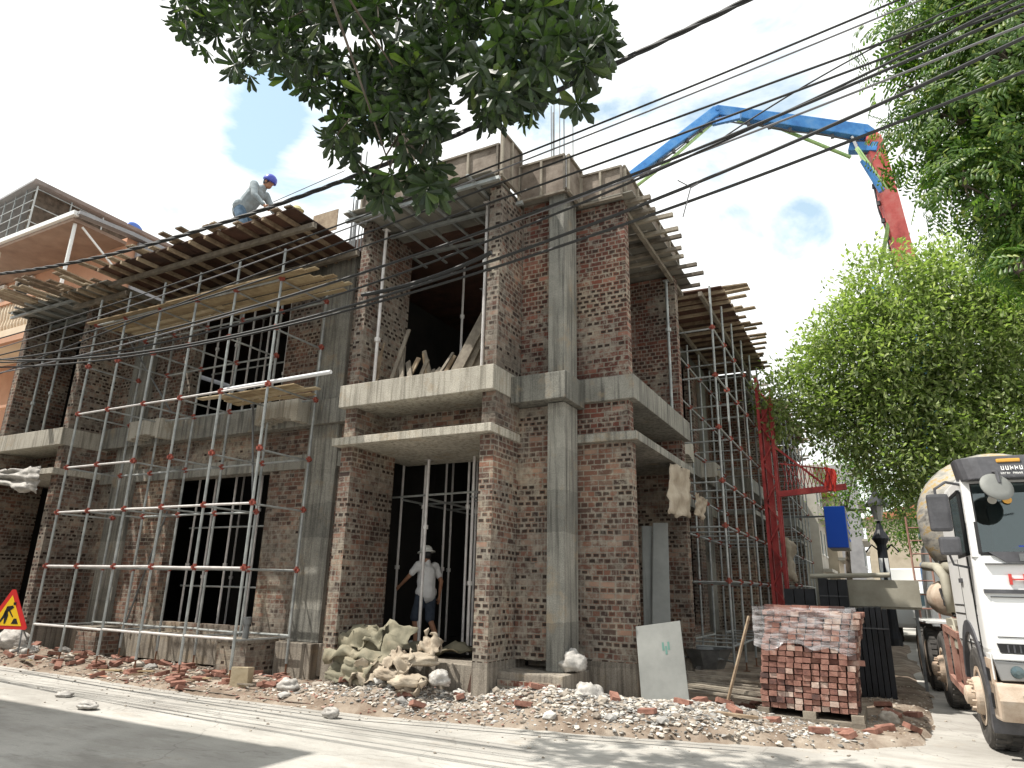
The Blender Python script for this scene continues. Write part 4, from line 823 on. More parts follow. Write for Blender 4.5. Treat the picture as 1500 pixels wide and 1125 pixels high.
# ------------------------------------------------------------ red mast (small hoist) with its jib and netting
HM = thing('hoist_mast', 'tall red steel lattice mast with a jib arm standing in the side street', 'hoist', (-2.2, 18.3, 0))
mb = MB()
for dx_, dy_ in ((0, 0), (.3, 0), (0, .3), (.3, .3)): mb.bar((-2.4+dx_, 18.1+dy_, 0), (-2.4+dx_, 18.1+dy_, 7.05-(.6 if dx_ else 0)), .07, .07)
mb.build('mast_leg', 'steel_red', HM); mb = MB(); z = .3
while z < 6.4:
    s_ = 1 if int(z/.5) % 2 else -1
    for y in (18.1, 18.4): mb.bar((-2.4+(.3 if s_ < 0 else 0), y, z), (-2.4+(.3 if s_ > 0 else 0), y, z+.5), .035, .035)
    for x in (-2.4, -2.1): mb.bar((x, 18.1, z), (x, 18.4, z+.5), .035, .035)
    z += .5
mb.build('mast_lacing', 'steel_red', HM)
MB().box((-2.33, 18.17, 0), (-2.2, 18.33, 6.2)).build('mast_box', 'steel_red', HM)
mb = MB(); mb.bar((-2.1, 18.1, 3.98), (-.55, 18.25, 4.12), .12, .14); mb.bar((-2.1, 18.1, 5.2), (-1.0, 18.2, 4.15), .05, .05); mb.build('jib', 'steel_red', HM)
mb = MB()
for k in range(12): x = -1.95+k*.09; mb.bar((x, 18.13, 4.1), (x+.12, 18.13, 4.75-.02*k), .016, .016); mb.bar((x+.12, 18.13, 4.1), (x, 18.13, 4.72), .016, .016)
mb.bar((-2.0, 18.13, 4.75), (-.85, 18.2, 4.55), .03, .03); mb.build('railing', 'steel_red', HM)
vs = []; fs = []
for i in range(9):
    for j in range(6): vs.append((-1.0+.03*i+.03*math.sin(j), 18.15+.03*math.sin(i*1.7+j), 4.62-.11*j-.01*i))
for i in range(8):
    for j in range(5): fs.append((i*6+j, (i+1)*6+j, (i+1)*6+j+1, i*6+j+1))
MB().add(vs, fs).build('red_cloth', 'red_net', HM)
# ------------------------------------------------------------ concrete pump with boom far behind
PU = thing('pump_truck', 'concrete pump with a folded blue and red boom reaching over the roof', 'pump truck', (1.9, 24, 0))
def arm(p, q, w0, w1, m, name='boom_section'):
    p = Vector(p); q = Vector(q); d = (q-p).normalized(); up = Vector((0, 0, 1)); sd = Vector((.35, -1, 0)).normalized(); n_ = d.cross(sd).normalized()
    vs = []
    for c, w in ((p-d*w0*.5, w0*.6), (p, w0), (p.lerp(q, .5), (w0+w1)/2*1.05), (q, w1), (q+d*w1*.4, w1*.6)):
        for a, b in ((-1, -1), (1, -1), (1, 1), (-1, 1)): vs.append(c+n_*w/2*a+sd*w*.32*b)
    fs = [(i*4+j, i*4+(j+1) % 4, (i+1)*4+(j+1) % 4, (i+1)*4+j) for i in range(4) for j in range(4)]+[(3, 2, 1, 0), (16, 17, 18, 19)]
    o = MB().add(vs, fs).build(name, m, PU, bevel=.03)
    MB().tube(p-sd*w0*.4, p+sd*w0*.4, w0*.17, n=14).build('pivot', m, o); MB().tube(q-sd*w1*.42, q+sd*w1*.42, w1*.18, n=14).build('pivot', m, o)
    hb_ = MB()
    for k in range(7):
        c_ = p.lerp(q, .08+.14*k); hb_.bar(c_-n_*w0*.62, c_+n_*w0*.0-sd*w0*.4, .03, .03); hb_.obox(c_-n_*w0*.6, (.1, .1, .14))
    hb_.path([p.lerp(q, t_)-n_*w0*(.62+.06*math.sin(t_*17)) for t_ in np.linspace(0, 1, 24)], .025, 6); hb_.path([p.lerp(q, t_)-n_*w0*(.52+.05*math.sin(t_*13+1))-sd*.1 for t_ in np.linspace(0, 1, 24)], .018, 6); hb_.build('hydraulic_line', 'plastic_dark', o)
    return o
P = lambda y, px, py: onp('y', y, px, py)
A0, A1, A2, A3, A4, A5 = P(24, 1360, 650), P(23.8, 1345, 500), P(23.5, 1326, 385), P(22.2, 1278, 205), P(20, 1050, 163), P(18, 905, 272)
A2b = P(23.5, 1280, 428)
arm(A0, A1, .6, .55, 'boom_blue'); arm(A1, A2b, .5, .45, 'boom_blue'); arm(A2, A3, .56, .5, 'boom_red'); arm(A3+Vector((-.15, 0, .3)), A4, .5, .36, 'boom_blue'); arm(A4, A5, .36, .24, 'boom_blue')
mb = MB(); off = Vector((-.2, -.35, 0))
mb.path([A2+Vector((-.75, -.4, -.3)), P(22.8, 1308, 290), A3+Vector((-.5, -.4, -.4))], .065, 8); mb.path([A3+Vector((-.7, -.4, -.7)), P(21.3, 1140, 187), P(20.4, 1080, 178)], .06, 8)
mb.path([P(19.9, 1042, 182), P(18.9, 975, 240), P(18, 925, 278)], .055, 8); mb.path([A0+Vector((-.5, -.4, 0)), A1+Vector((-.6, -.4, 0)), A2+Vector((-.6, -.4, -.3))], .06, 8)
mb.build('delivery_pipe', 'pipe_green', PU, smooth=True)
c = MB().tube(P(22.3, 1292, 280), P(22.1, 1264, 235), .1, n=12).build('cylinder', 'boom_blue', PU); MB().tube(P(22.1, 1264, 235), P(21.9, 1248, 200), .05, n=10).build('piston_rod', 'chrome', c)
MB().bar(P(19.9, 1044, 180), P(19.7, 1085, 170), .12, .2).build('link', 'boom_blue', PU); MB().bar(A3+Vector((-.7, 0, -.1)), A3+Vector((.1, 0, -.35)), .3, .3).build('link', 'boom_blue', PU)
MB().box((.9, 22.5, .9), (3.1, 31, 1.3)).build('chassis', 'steel_dark', PU, bevel=.03); MB().box((1.0, 23.4, 1.3), (2.9, 24.8, 2.6)).build('turret_base', 'boom_blue', PU, bevel=.06); MB().tube((1.95, 24, 2.6), A0, .4, .3, n=16).build('turret', 'boom_blue', PU)
loft([[(x_, y_, z_) for (x_, y_) in ((.9, 20.3), (3.2, 20.3), (3.2, 22.3), (.9, 22.3))] for z_ in (.6, 1.8)]+[[(x_, y_, 2.9) for (x_, y_) in ((.98, 20.6), (3.12, 20.6), (3.12, 22.3), (.98, 22.3))]]).build('cab_body', 'truck_white', PU, bevel=.05)
for y in (21.3, 27.5, 28.9):
    for x, s_ in ((1.05, -1), (3.05, 1)): wheel(PU, x, y, .52, .3, s_, front=False)
for s_ in (3.0,): MB().bar((s_, 23, 1.1), (s_-.5 if s_ < 2 else s_+.5, 22.8, 1.1), .2, .25).tube((s_-.5 if s_ < 2 else s_+.5, 22.8, 1.1), (s_-.5 if s_ < 2 else s_+.5, 22.8, .05), .06).build('outrigger', 'boom_red', PU)
# ------------------------------------------------------------ trees
def leaves(name, mat_, parent, cents, dirs, size, shape='whorl', n=8):
    V = []; F = []; rng = np.random.default_rng(len(cents))
    k = 0
    def leaf(o, d, up, l, w, fold=.12):
        nonlocal k
        s = np.cross(d, up); s /= (np.linalg.norm(s)+1e-9); nrm = np.cross(s, d)
        pts = [(0, 0, 0), (.4, -.3, -.03), (.4, .3, -.03), (.82, -.44, -.1), (.82, .44, -.1), (1, 0, -.17), (.4, 0, .04), (.82, 0, -.01)]
        for a, b, c in pts: V.append(o+d*l*a+s*w*b*1.15+nrm*(l*c))
        F.extend([(k, k+1, k+6), (k, k+6, k+2), (k+1, k+3, k+7, k+6), (k+2, k+6, k+7, k+4), (k+3, k+5, k+7), (k+4, k+7, k+5)]); k += 8
    for c, dd in zip(cents, dirs):
        c = np.array(c, float); dd = np.array(dd, float); dd /= np.linalg.norm(dd)
        t = np.cross(dd, rng.normal(size=3)); t /= np.linalg.norm(t); b = np.cross(dd, t)
        if shape == 'whorl':
            m = n+rng.integers(-2, 2); ph = rng.uniform(0, 6.28)
            for i in range(m):
                a = ph+6.283*i/m+rng.uniform(-.2, .2); r = t*math.cos(a)+b*math.sin(a); d = r*.85+dd*rng.uniform(.25, .75)+np.array((0, 0, -.25)); d /= np.linalg.norm(d)
                leaf(c, d, dd, size*rng.uniform(.6, 1.15), size*rng.uniform(.26, .34))
        elif shape == 'pinnate':
            ax_ = t*.9+dd*.3+np.array((0, 0, -.35)); ax_ /= np.linalg.norm(ax_); s = np.cross(ax_, dd); s /= np.linalg.norm(s)
            for i in range(n):
                o = c+ax_*size*2.6*i/n+np.array((0, 0, -.05*size*i*i/n))
                for sg in (-1, 1): d = s*sg+ax_*.55+np.array((0, 0, -.25)); d /= np.linalg.norm(d); leaf(o, d, dd, size*rng.uniform(.8, 1.1), size*.36)
        else:
            for i in range(n):
                o = c+rng.normal(size=3)*size*1.1; d = rng.normal(size=3)+dd*.8; d[2] -= .3; d /= np.linalg.norm(d); s = np.cross(d, np.array((0, 0, 1.))+rng.normal(size=3)*.3); s /= np.linalg.norm(s)
                l = size*rng.uniform(.7, 1.3); w = l*.42
                V.extend([o, o+d*l*.5-s*w*.5, o+d*l, o+d*l*.5+s*w*.5]); F.append((k, k+1, k+2, k+3)); k += 4
    me = bpy.data.meshes.new(name); V = np.array(V); me.from_pydata(V.tolist(), [], F); me.materials.append(MT[mat_]); me.update()
    o = bpy.data.objects.new(name, me); COL.objects.link(o); o.parent = parent; o.matrix_parent_inverse = parent.matrix_world.inverted(); return o
def inpoly(x, y, poly):
    c = False; j = len(poly)-1
    for i in range(len(poly)):
        (xi, yi), (xj, yj) = poly[i], poly[j]
        if (yi > y) != (yj > y) and x < (xj-xi)*(y-yi)/(yj-yi)+xi: c = not c
        j = i
    return c
rng = np.random.default_rng(5)
# 1. broad-leaved tree hanging over the road: crown spans real depth between 3.4 and 5.6 m from the road edge
T1 = thing('broadleaf_tree', 'dark broad-leaved tree whose whorled leaves hang down over the corner from above', 'tree', (-3.2, -2.4, 0))
tp = [(-3.2, -2.4, 0), (-3.25, -2.2, 2.5), (-3.4, -1.6, 5), (-3.8, -.4, 7.4), (-4, 1.6, 8.6), (-4.1, 3.4, 8.9)]
MB().path(tp, [.24, .2, .17, .13, .09, .05], 10).build('trunk', 'bark', T1, smooth=True)
poly = [(215, -60), (250, 25), (300, 75), (335, 105), (390, 115), (405, 95), (440, 130), (478, 150), (485, 215), (520, 235), (540, 290), (575, 300), (590, 275), (640, 290), (655, 250), (625, 215), (660, 165), (700, 185), (735, 185), (800, 160), (850, 160), (880, 90), (890, 20), (845, -40), (700, -160), (400, -160)]
sub = [(420, 0, .55), (620, 40, 1), (760, 60, 1), (700, 120, .9), (560, 150, .8), (340, 40, .6)]
cents = []; dirs = []; br = MB(); limb = [Vector(p) for p in tp[3:]]
while len(cents) < 1050:
    x, y = rng.uniform(200, 900), rng.uniform(-170, 320)
    if not inpoly(x, y, poly): continue
    if noise.noise(Vector((x*.011, y*.011, 4))) < -.22 and y > 40: continue
    Y = rng.uniform(3.3, 5.0)+max(0, (60-y))*.004; p = onp('y', Y, x, y)
    if p.z > 9.5: continue
    cents.append(tuple(p)); o = p-Vector((-4, 3.2, 8.4)); dirs.append((o.x*.15+rng.normal()*.45, o.y*.15+rng.normal()*.45-.15, -.35+rng.normal()*.45))
for (x, y) in ((575, 255), (600, 262), (632, 258), (545, 262), (560, 285), (640, 275), (598, 225), (610, 240)): cents.append(tuple(onp('y', 3.6+rng.uniform(-.15, .15), x, y))); dirs.append((rng.normal()*.3, rng.normal()*.3-.2, -.7))
leaves('crown', 'leaf_broad', T1, cents, dirs, .2)
tips = [Vector(c) for c in cents]
for k in range(12):
    e = tips[rng.integers(len(tips))]; s = limb[rng.integers(len(limb))]; mid = (s+e)/2+Vector((0, 0, .35)); br.path([s, s.lerp(mid, .5)+Vector((0, 0, .15)), mid, mid.lerp(e, .6), e], [.03, .022, .015, .01, .005], 6)
for e in tips[-8:]: br.path([onp('y', 3.8, 590, 140), onp('y', 3.7, 588, 190), e], [.014, .01, .005], 5)
for k in range(150):
    e = tips[rng.integers(len(tips))]; f_ = min(tips, key=lambda t: (t-e).length if (t-e).length > .3 else 9); br.path([e, (e+f_)/2+Vector((0, 0, .06)), f_], [.004, .007, .004], 4)
br.build('branch', 'bark', T1)
# generic crown from blobs
def blob_tree(name, label, loc, trunk, blobs, m, size, per, shape='loose', n=7, seed=1, thresh=-.1, ff=2.2, trr=.2, group=None):
    T = thing(name, label, 'tree', loc, group); rg = np.random.default_rng(seed); cents = []; dirs = []; br = MB()
    MB().path(trunk, list(np.linspace(trr, trr*.35, len(trunk))), 10).build('trunk', 'bark', T, smooth=True)
    for (cx, cy, cz, rx_, ry_, rz_) in blobs:
        cnt_ = int(per*(rx_*ry_*rz_)**.72*(1.9 if rx_ > .9 else 1))
        for _ in range(cnt_):
            v = rg.normal(size=3); v /= np.linalg.norm(v); rr = rg.uniform(.35, 1)**.45*(1+.45*noise.noise(Vector(tuple(v*2.6))+Vector((cx, cy, cz))))
            p = np.array((cx+v[0]*rx_*rr, cy+v[1]*ry_*rr, cz+v[2]*rz_*rr))
            if noise.noise(Vector(tuple(p*ff/ max(rx_, 1)))) < thresh: continue
            cents.append(p); d = v.copy(); d[2] += .35; dirs.append(d)
        s = Vector(trunk[-1]) if (Vector(trunk[-1])-Vector((cx, cy, cz))).length < (Vector(trunk[-2])-Vector((cx, cy, cz))).length else Vector(trunk[-2]); e = Vector((cx, cy, cz))
        br.path([s, (s+e)/2+Vector((0, 0, .25)), e], [trr*.35, trr*.22, trr*.08], 7)
        for _ in range(5):
            q = e+Vector((rg.normal()*rx_*.5, rg.normal()*ry_*.5, rg.normal()*rz_*.4)); br.path([e, (e+q)/2+Vector((0, 0, .1)), q], [trr*.1, trr*.06, trr*.02], 5)
    leaves('crown', m, T, cents, dirs, size, shape, n); br.build('branch', 'bark', T); return T
# 2. feathery tree at the top right, near
def Pb(y, px, py, rpx, ry=None):
    p = onp('y', y, px, py); d = (p-Vector((0, 0, CAMH))).dot(fw); r = rpx*d/FPX; return (p.x, p.y, p.z, r, ry or r, r)
bl = [Pb(9, 1320, 60, 55), Pb(9.5, 1400, 40, 90), Pb(9, 1480, 90, 110), Pb(9.6, 1345, 215, 60), Pb(9, 1410, 180, 90), Pb(9.5, 1490, 240, 110), Pb(8.8, 1410, 270, 65), Pb(9.4, 1510, 350, 75), Pb(9, 1465, 320, 45), Pb(9.2, 1345, 130, 60), Pb(10, 1600, 100, 170), Pb(10, 1620, 330, 150), Pb(8.7, 1490, 400, 40), Pb(9.2, 1450, -60, 110), Pb(9.2, 1345, -20, 50)]
blob_tree('feathery_tree', 'leafy tree with small feathery leaflets filling the top right corner', (5.4, 8.6, 0), [(5.4, 8.6, 0), (5.3, 8.7, 3), (4.6, 8.9, 5.5), (3.4, 9.1, 7.2), (2.6, 9.2, 8.6)], bl, 'leaf_near', .1, 560, 'pinnate', 5, 3, -.1, 3.4)
# 3. pale green trees over the side street
bl = [Pb(19, 1290, 520, 95), Pb(19.5, 1220, 560, 70), Pb(18.5, 1160, 590, 55), Pb(20, 1380, 520, 110), Pb(19, 1300, 430, 65), Pb(20, 1420, 420, 80), Pb(20, 1480, 500, 100), Pb(19.5, 1330, 620, 95), Pb(19, 1250, 620, 60), Pb(20, 1430, 610, 100), Pb(20, 1500, 640, 90), Pb(19, 1390, 690, 60), Pb(21, 1560, 450, 120), Pb(20, 1310, 690, 45), Pb(20.5, 1360, 730, 45), Pb(18.6, 1225, 500, 45), Pb(18.8, 1260, 460, 45), Pb(19.4, 1370, 400, 40)]
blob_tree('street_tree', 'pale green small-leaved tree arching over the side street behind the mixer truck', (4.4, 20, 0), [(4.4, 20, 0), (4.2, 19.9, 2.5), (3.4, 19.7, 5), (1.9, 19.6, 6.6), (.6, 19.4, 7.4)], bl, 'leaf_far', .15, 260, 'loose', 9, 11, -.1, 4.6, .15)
bl = [Pb(33, 1290, 690, 50), Pb(34, 1350, 700, 70), Pb(36, 1420, 690, 80), Pb(33, 1235, 640, 40), Pb(35, 1320, 750, 50), Pb(36, 1390, 760, 70)]
blob_tree('street_tree', 'darker tree further down the side street behind the black street lamp', (2.8, 34, 0), [(2.8, 34, 0), (2.7, 34, 3), (2.4, 34, 5.5)], bl, 'leaf_near', .2, 45, 'loose', 8, 12, -.1, 1.6, .2)
bl = [Pb(40, 1238, 700, 45), Pb(41, 1262, 660, 40), Pb(40, 1235, 745, 30), Pb(42, 1300, 760, 40)]
blob_tree('street_tree', 'dark green tree in front of the pale houses at the end of the scaffolded wing', (-1.6, 41, 0), [(-1.6, 41, 0), (-1.6, 41, 3), (-1.4, 41, 6)], bl, 'leaf_near', .22, 40, 'loose', 8, 15, -.1, 1.6, .2)
bl = [(7.5, 36, 6.5, 3, 2.5, 2.6), (6, 38, 5, 2.6, 2, 2.2), (9.5, 34, 6, 3, 2.5, 3)]
blob_tree('street_tree', 'bushy green tree beyond the right hand kerb behind the pump truck', (7.5, 36, 0), [(7.5, 36, 0), (7.4, 36, 3), (7.5, 36, 5)], bl, 'leaf_near', .2, 25, 'loose', 8, 14, -.1, 1.6, .25)
# ------------------------------------------------------------ overhead cables, hanging parallel to the street front
def cable(pts, Y, r, lab, m='cable', twist=False, kink=0):
    P3 = [onp('y', Y, *p) for p in pts]; xs = np.array([p.x for p in P3]); zs = np.array([p.z for p in P3]); k = np.polyfit(xs, zs, min(2, len(pts)-1))
    x0 = min(-17, xs.min()) ; x1 = max(xs.max()+.3, 2.6)
    if kink: x0, x1 = xs.min(), xs.max()
    X = np.linspace(x0, x1, 60); Z = np.polyval(k, X); mb = MB()
    if twist:
        X = np.linspace(x0, x1, 260)
        for ph in (0, 2.1, 4.2): mb.path([(x, Y+.55*r*math.cos(x*7+ph), np.polyval(k, x)+.55*r*math.sin(x*7+ph)) for x in X], r*.62, 5)
    else: mb.path([(x, Y, z) for x, z in zip(X, Z)], r, 6)
    return tag(mb.build('overhead_cable', m), lab, 'cable')
cable([(0, 401), (401, 302), (690, 188), (1095, 0)], 5.0, .024, 'thickest twisted cable, passing highest over the corner and behind the hanging leaves', 'cable', True)
cable([(0, 495), (300, 403), (650, 268), (1100, 90), (1320, 0)], 5.1, .0095, 'overhead cable just below the thick twisted one', 'cable')
cable([(0, 508), (300, 417), (650, 273), (1100, 102), (1357, 0)], 5.3, .008, 'thin pale overhead cable running close under its darker neighbour', 'cable_grey')
cable([(300, 430), (460, 372), (650, 297), (1100, 133), (1464, 0)], 5.2, .01, 'overhead cable crossing the top of the corner column', 'cable')
cable([(0, 518), (300, 446), (650, 311), (1100, 154), (1500, 13)], 5.0, .01, 'overhead cable crossing the boxed formwork on the corner', 'cable')
cable([(0, 522), (133, 515), (300, 470), (650, 351), (1100, 183), (1500, 20)], 4.9, .0125, 'dark overhead cable crossing the blue boom in its middle', 'cable')
cable([(460, 424), (650, 359), (1100, 196), (1500, 35)], 5.15, .0095, 'grey overhead cable close under the dark one by the blue boom', 'cable_grey')
cable([(0, 527), (133, 524), (300, 497), (650, 407), (850, 337), (1050, 260), (1287, 147), (1500, 56)], 4.8, .0135, 'sagging overhead cable crossing the brick pier above the corner slab', 'cable')
cable([(0, 535), (150, 533), (300, 503), (650, 415), (850, 348), (1050, 275), (1302, 183), (1500, 112)], 4.85, .012, 'lowest sagging overhead cable, crossing the red boom section', 'cable')
cable([(0, 531), (150, 519), (300, 484), (650, 383), (806, 315), (1000, 232)], 4.95, .011, 'dark overhead cable crossing the top of the upper doorway, between two others', 'cable')
cable([(530, 432), (650, 400), (720, 370)], 4.82, .02, 'taped dark joint on the sagging cables in front of the upper doorway', 'cable', False, 1)
cable([(1050, 208), (1264, 78), (1414, 4)], 5.4, .007, 'thin cable crossing the others steeply beside the right hand tree', 'cable', False, 1)
cable([(400, 296), (505, 250)], 8.4, .008, 'short thin wire rising from the roof worker towards the hanging leaves', 'cable_grey', False, 1)
c = onp('y', 4.8, 1012, 274); tag(MB().path([c, c+Vector((-.03, 0, -.1)), c+Vector((-.08, .02, -.24))], .005, 5).path([c, c+Vector((-.1, 0, .09))], .005, 5).path([c, c+Vector((.06, 0, .02))], .01, 5).build('cable_tie', 'cable_grey'), 'loose frayed wire end dangling from the sagging cables against the sky', 'wire')
a = onp('y', 9.75, 458, 332); b = onp('y', 9.75, 496, 306)
tag(MB().bar((a.x, 9.75, b.z-.25), (b.x, 9.75, b.z-.25), .02, .5, (0, 0, 1)).build('formwork_board', 'wood'), 'upright brown formwork board between the left roof deck and the rebar', 'board')
# ------------------------------------------------------------ neighbour houses
H = thing('orange_house', 'orange painted three storey house with a roofed balcony at the far left', 'house', (-21, 10, 0)); hb = lambda n_, m_, a, b, bev=0, par=None: MB().box(a, b).build(n_, m_, par or H, bevel=bev)
hb('wall', 'orange_paint', (-27, 10.9, 0), (-19.25, 18, 11.6)); hb('side_wall', 'grey_render', (-19.22, 11.2, 5.5), (-19.1, 22, 11.55))
hb('soffit', 'orange_soffit', (-27, 9.3, 11.35), (-19.25, 10.9, 11.45)); hb('eaves_gutter', 'white_paint', (-27, 9.2, 11.46), (-19.1, 9.36, 11.6), .01)
MB().prism([(9.3, 11.6), (10.9, 11.72), (24, 11.72), (24, 11.6), (10.9, 11.6), (9.3, 11.5)], 'x', -19.25, -18.98).build('eaves_edge', 'grey_render', H)
hb('balcony', 'cream_paint', (-27, 9.4, 8.2), (-19.25, 10.9, 8.45)); hb('balcony_beam', 'orange_paint', (-27, 9.35, 8.0), (-19.2, 9.5, 8.18)); hb('handrail', 'orange_paint', (-27, 9.38, 9.3), (-19.2, 9.52, 9.42))
for x in np.arange(-26.8, -19.3, .17): MB().lathe([(.03, 8.45), (.055, 8.6), (.03, 8.8), (.05, 9.1), (.03, 9.3)], Matrix.Translation((x, 9.45, 0)), 6).build('baluster', 'cream_paint', H)
for x in (-19.4, -23.4): MB().tube((x, 9.45, 9.42), (x, 9.45, 11.35), .05, n=10).build('post', 'white_paint', H)
hb('balcony', 'cream_paint', (-27, 9.4, 5.0), (-19.25, 10.9, 5.2)); hb('balcony_beam', 'orange_paint', (-27, 9.35, 4.8), (-19.2, 9.5, 4.98))
for x in (-26.7, -25.0): w_ = hb('window', 'black', (x, 10.84, 8.6), (x+.85, 10.9, 11.2)); mb = MB().box((x-.08, 10.8, 8.5), (x, 10.9, 11.28)).box((x+.85, 10.8, 8.5), (x+.93, 10.9, 11.28)).box((x, 10.8, 10.3), (x+.85, 10.84, 10.36)).box((x, 10.8, 11.2), (x+.85, 10.9, 11.28)); mb.build('frame', 'white_paint', w_)
for k in range(8): hb('wall_course', 'cream_paint', (-21.2, 10.86, 5.4+k*.33), (-19.3, 10.9, 5.62+k*.33))
hb('balcony_rail', 'orange_paint', (-27, 9.35, 6.0), (-19.2, 9.45, 6.08)); mb = MB(); mb.bar((-19.3, 9.6, 11.3), (-19.2, 10.9, 10.3), .04, .05); mb.build('brace', 'white_paint', H)
H2 = thing('tin_attic', 'dark tin roofed attic cage with grilles rising behind the orange house', 'roof shed', (-27, 13, 0))
MB().prism([(-34, 12.9), (-23, 13.95), (-22.9, 14.03), (-34, 12.98)], 'y', 9.7, 20).build('roof', 'grey_render', H2)
MB().box((-34, 11.0, 11.4), (-23.3, 11.15, 12.95)).build('wall', 'bark', H2); MB().box((-23.45, 9.95, 11.4), (-23.3, 19.5, 13.88)).build('wall', 'bark', H2)
MB().box((-34, 9.8, 11.4), (-23, 9.86, 12.0)).build('parapet', 'concrete_dark', H2)
mb = MB()
for x in np.arange(-33.5, -23, .62): mb.bar((x, 9.84, 11.6), (x, 9.84, 13.9+(x+23)*.095), .035, .035)
for k in range(6): z = 11.9+k*.36; mb.bar((-33.5, 9.84, z-.6), (-23.05, 9.84, z), .025, .025)
for y in np.arange(9.9, 19, 1.1): mb.bar((-23.1, y, 11.6), (-23.1, y, 13.9), .04, .04)
for k in range(4): mb.bar((-23.1, 9.9, 12+k*.6), (-23.1, 19, 12+k*.6), .03, .03)
mb.build('grille', 'galv', H2)
tk = thing('water_tank', 'blue and white round water tank lying on the roof behind the orange house', 'water tank', (-21, 16.5, 12.8)); c = onp('y', 18, 180, 345)
MB().lathe([(0, 0), (.4, .02), (.5, .1), (.5, .9), (.4, 1.0), (0, 1.02)], Matrix.Translation(c) @ Matrix.Rotation(R(90), 4, 'Y'), 24).build('tank', 'tank_blue', tk, smooth=True); MB().box((c.x-.1, c.y-.5, c.z-1.1), (c.x+1.7, c.y+.5, c.z-.55)).build('stand', 'grey_render', tk)
def house(name, lab, x0, x1, y0, y1, h, m, floors, face, ny, roofm=None, sill='facade_a', gx=None):
    T = thing(name, lab, 'house', ((x0+x1)/2, (y0+y1)/2, 0)); MB().box((x0, y0, 0), (x1, y1, h)).build('wall', m, T); fh = h/floors
    X_ = x1 if face > 0 else x0
    for f in range(floors):
        MB().box((X_-.02*face, y0-.05, fh*(f+1)-.2), (X_+.5*face, y1+.05, fh*(f+1)-.02)).build('ledge', sill, T)
        for k in range(ny):
            yy = y0+(y1-y0)*(k+.5)/ny; w_ = MB().box((X_-.01, yy-.5, fh*f+.9), (X_+.03*face, yy+.5, fh*f+2.3)).build('window', 'glassdark', T); MB().box((X_, yy-.55, fh*f+.8), (X_+.08*face, yy+.55, fh*f+.9)).box((X_, yy-.03, fh*f+.9), (X_+.06*face, yy+.03, fh*f+2.3)).build('frame', 'white_paint', w_)
    for f in range(floors): w_ = MB().box(((x0+x1)/2-.6, y0-.04, fh*f+1), ((x0+x1)/2+.6, y0+.01, fh*f+2.4)).build('window', 'glassdark', T)
    if roofm: MB().prism([(x0-.4, h), (x1+.4, h), ((x0+x1)/2, h+1.6)], 'y', y0-.4, y1+.4).build('roof', roofm, T)
    return T
house('shop_house', 'pale grey shop house beyond the scaffolded wing on the side street', -9, -3.2, 46.5, 52, 9.5, 'facade_a', 3, 1, 2)
house('shop_house', 'cream shop house with a red tiled roof beyond the pale grey one', -9, -2.6, 52.5, 59, 8.2, 'facade_b', 2, 1, 2, 'roof_tile')
house('shop_house', 'tall white house at the far end of the side street', -6, -1.2, 62, 70, 12, 'grey_render', 4, 1, 3)
house('shop_house', 'long cream house closing the far end of the side street', -1, 9, 78, 86, 9, 'facade_b', 3, -1, 3, 'roof_tile')
house('shop_house', 'low red roofed house behind the trees on the right', 9, 16, 44, 54, 7, 'facade_b', 2, -1, 3, 'roof_tile')
house('shop_house', 'grey three storey house behind the trees on the far right', 9.5, 16, 26, 36, 9.5, 'grey_render', 3, -1, 3)
# the tall house across the road, behind the photographer, whose roof shades the road
hz = house('street_house', 'tall pale house across the road from the building, its roof edge shading the road', -26, -10.2, -8, 2.4, 10, 'facade_a', 3, 1, 4)
# blue shop sign, lamp, van
T = thing('shop_sign', 'blue box sign with white sides hanging over the side street past the scaffold', 'sign', (-1.2, 27, 3.5))
MB().box((-1.62, 26.7, 3.2), (-.95, 27.1, 4.62)).build('sign_box', 'blue_sign', T, bevel=.02); sp = MB().box((-.948, 26.72, 3.22), (-.935, 27.5, 4.6)).box((-1.6, 27.1, 3.2), (-.95, 29.0, 4.62)).build('sign_side', 'facade_a', T)
for k in range(4): MB().box((-.934, 27.0, 3.5+k*.28), (-.93, 28.8, 3.58+k*.28)).build('lettering', 'blue_sign', sp)
MB().bar((-3.2, 27, 4.3), (-1.5, 27, 4.3), .06, .06).build('bracket', 'steel_dark', T)
T = thing('street_lamp', 'black ornate street lamp post with notices pasted on it in the side street', 'street lamp', (-.25, 27, 0)); lx, ly = .05, 27
MB().lathe([(.26, 0), (.26, .3), (.2, .5), (.17, 1.6), (.22, 1.7), (.17, 1.9), (.15, 3.3), (.28, 3.5), (.12, 3.8), (.05, 4.1)], Matrix.Translation((lx, ly, 0)), 12).build('post', 'plastic_black', T); MB().lathe([(.12, 4.1), (.2, 4.55), (.2, 4.6)], Matrix.Translation((lx, ly, 0)), 8).build('lamp_glass', 'facade_a', T)
MB().lathe([(.38, 4.6), (.34, 4.7), (.14, 4.95), (.04, 5.2)], Matrix.Translation((lx, ly, 0)), 10).build('lamp_cap', 'plastic_black', T); MB().path([(lx, ly, 3.0), (lx+.3, ly, 3.3), (lx+.5, ly, 3.05)], .03).path([(lx, ly, 3.0), (lx-.3, ly, 3.3), (lx-.5, ly, 3.05)], .03).build('scroll_arm', 'plastic_black', T)
for z in (1.75, 2.35): MB().box((lx-.14, ly-.15, z), (lx+.14, ly-.12, z+.5)).build('notice', 'white_paint', T)
T = thing('van', 'white box van parked far down the side street behind the mixer truck', 'van', (1.1, 33, 0))
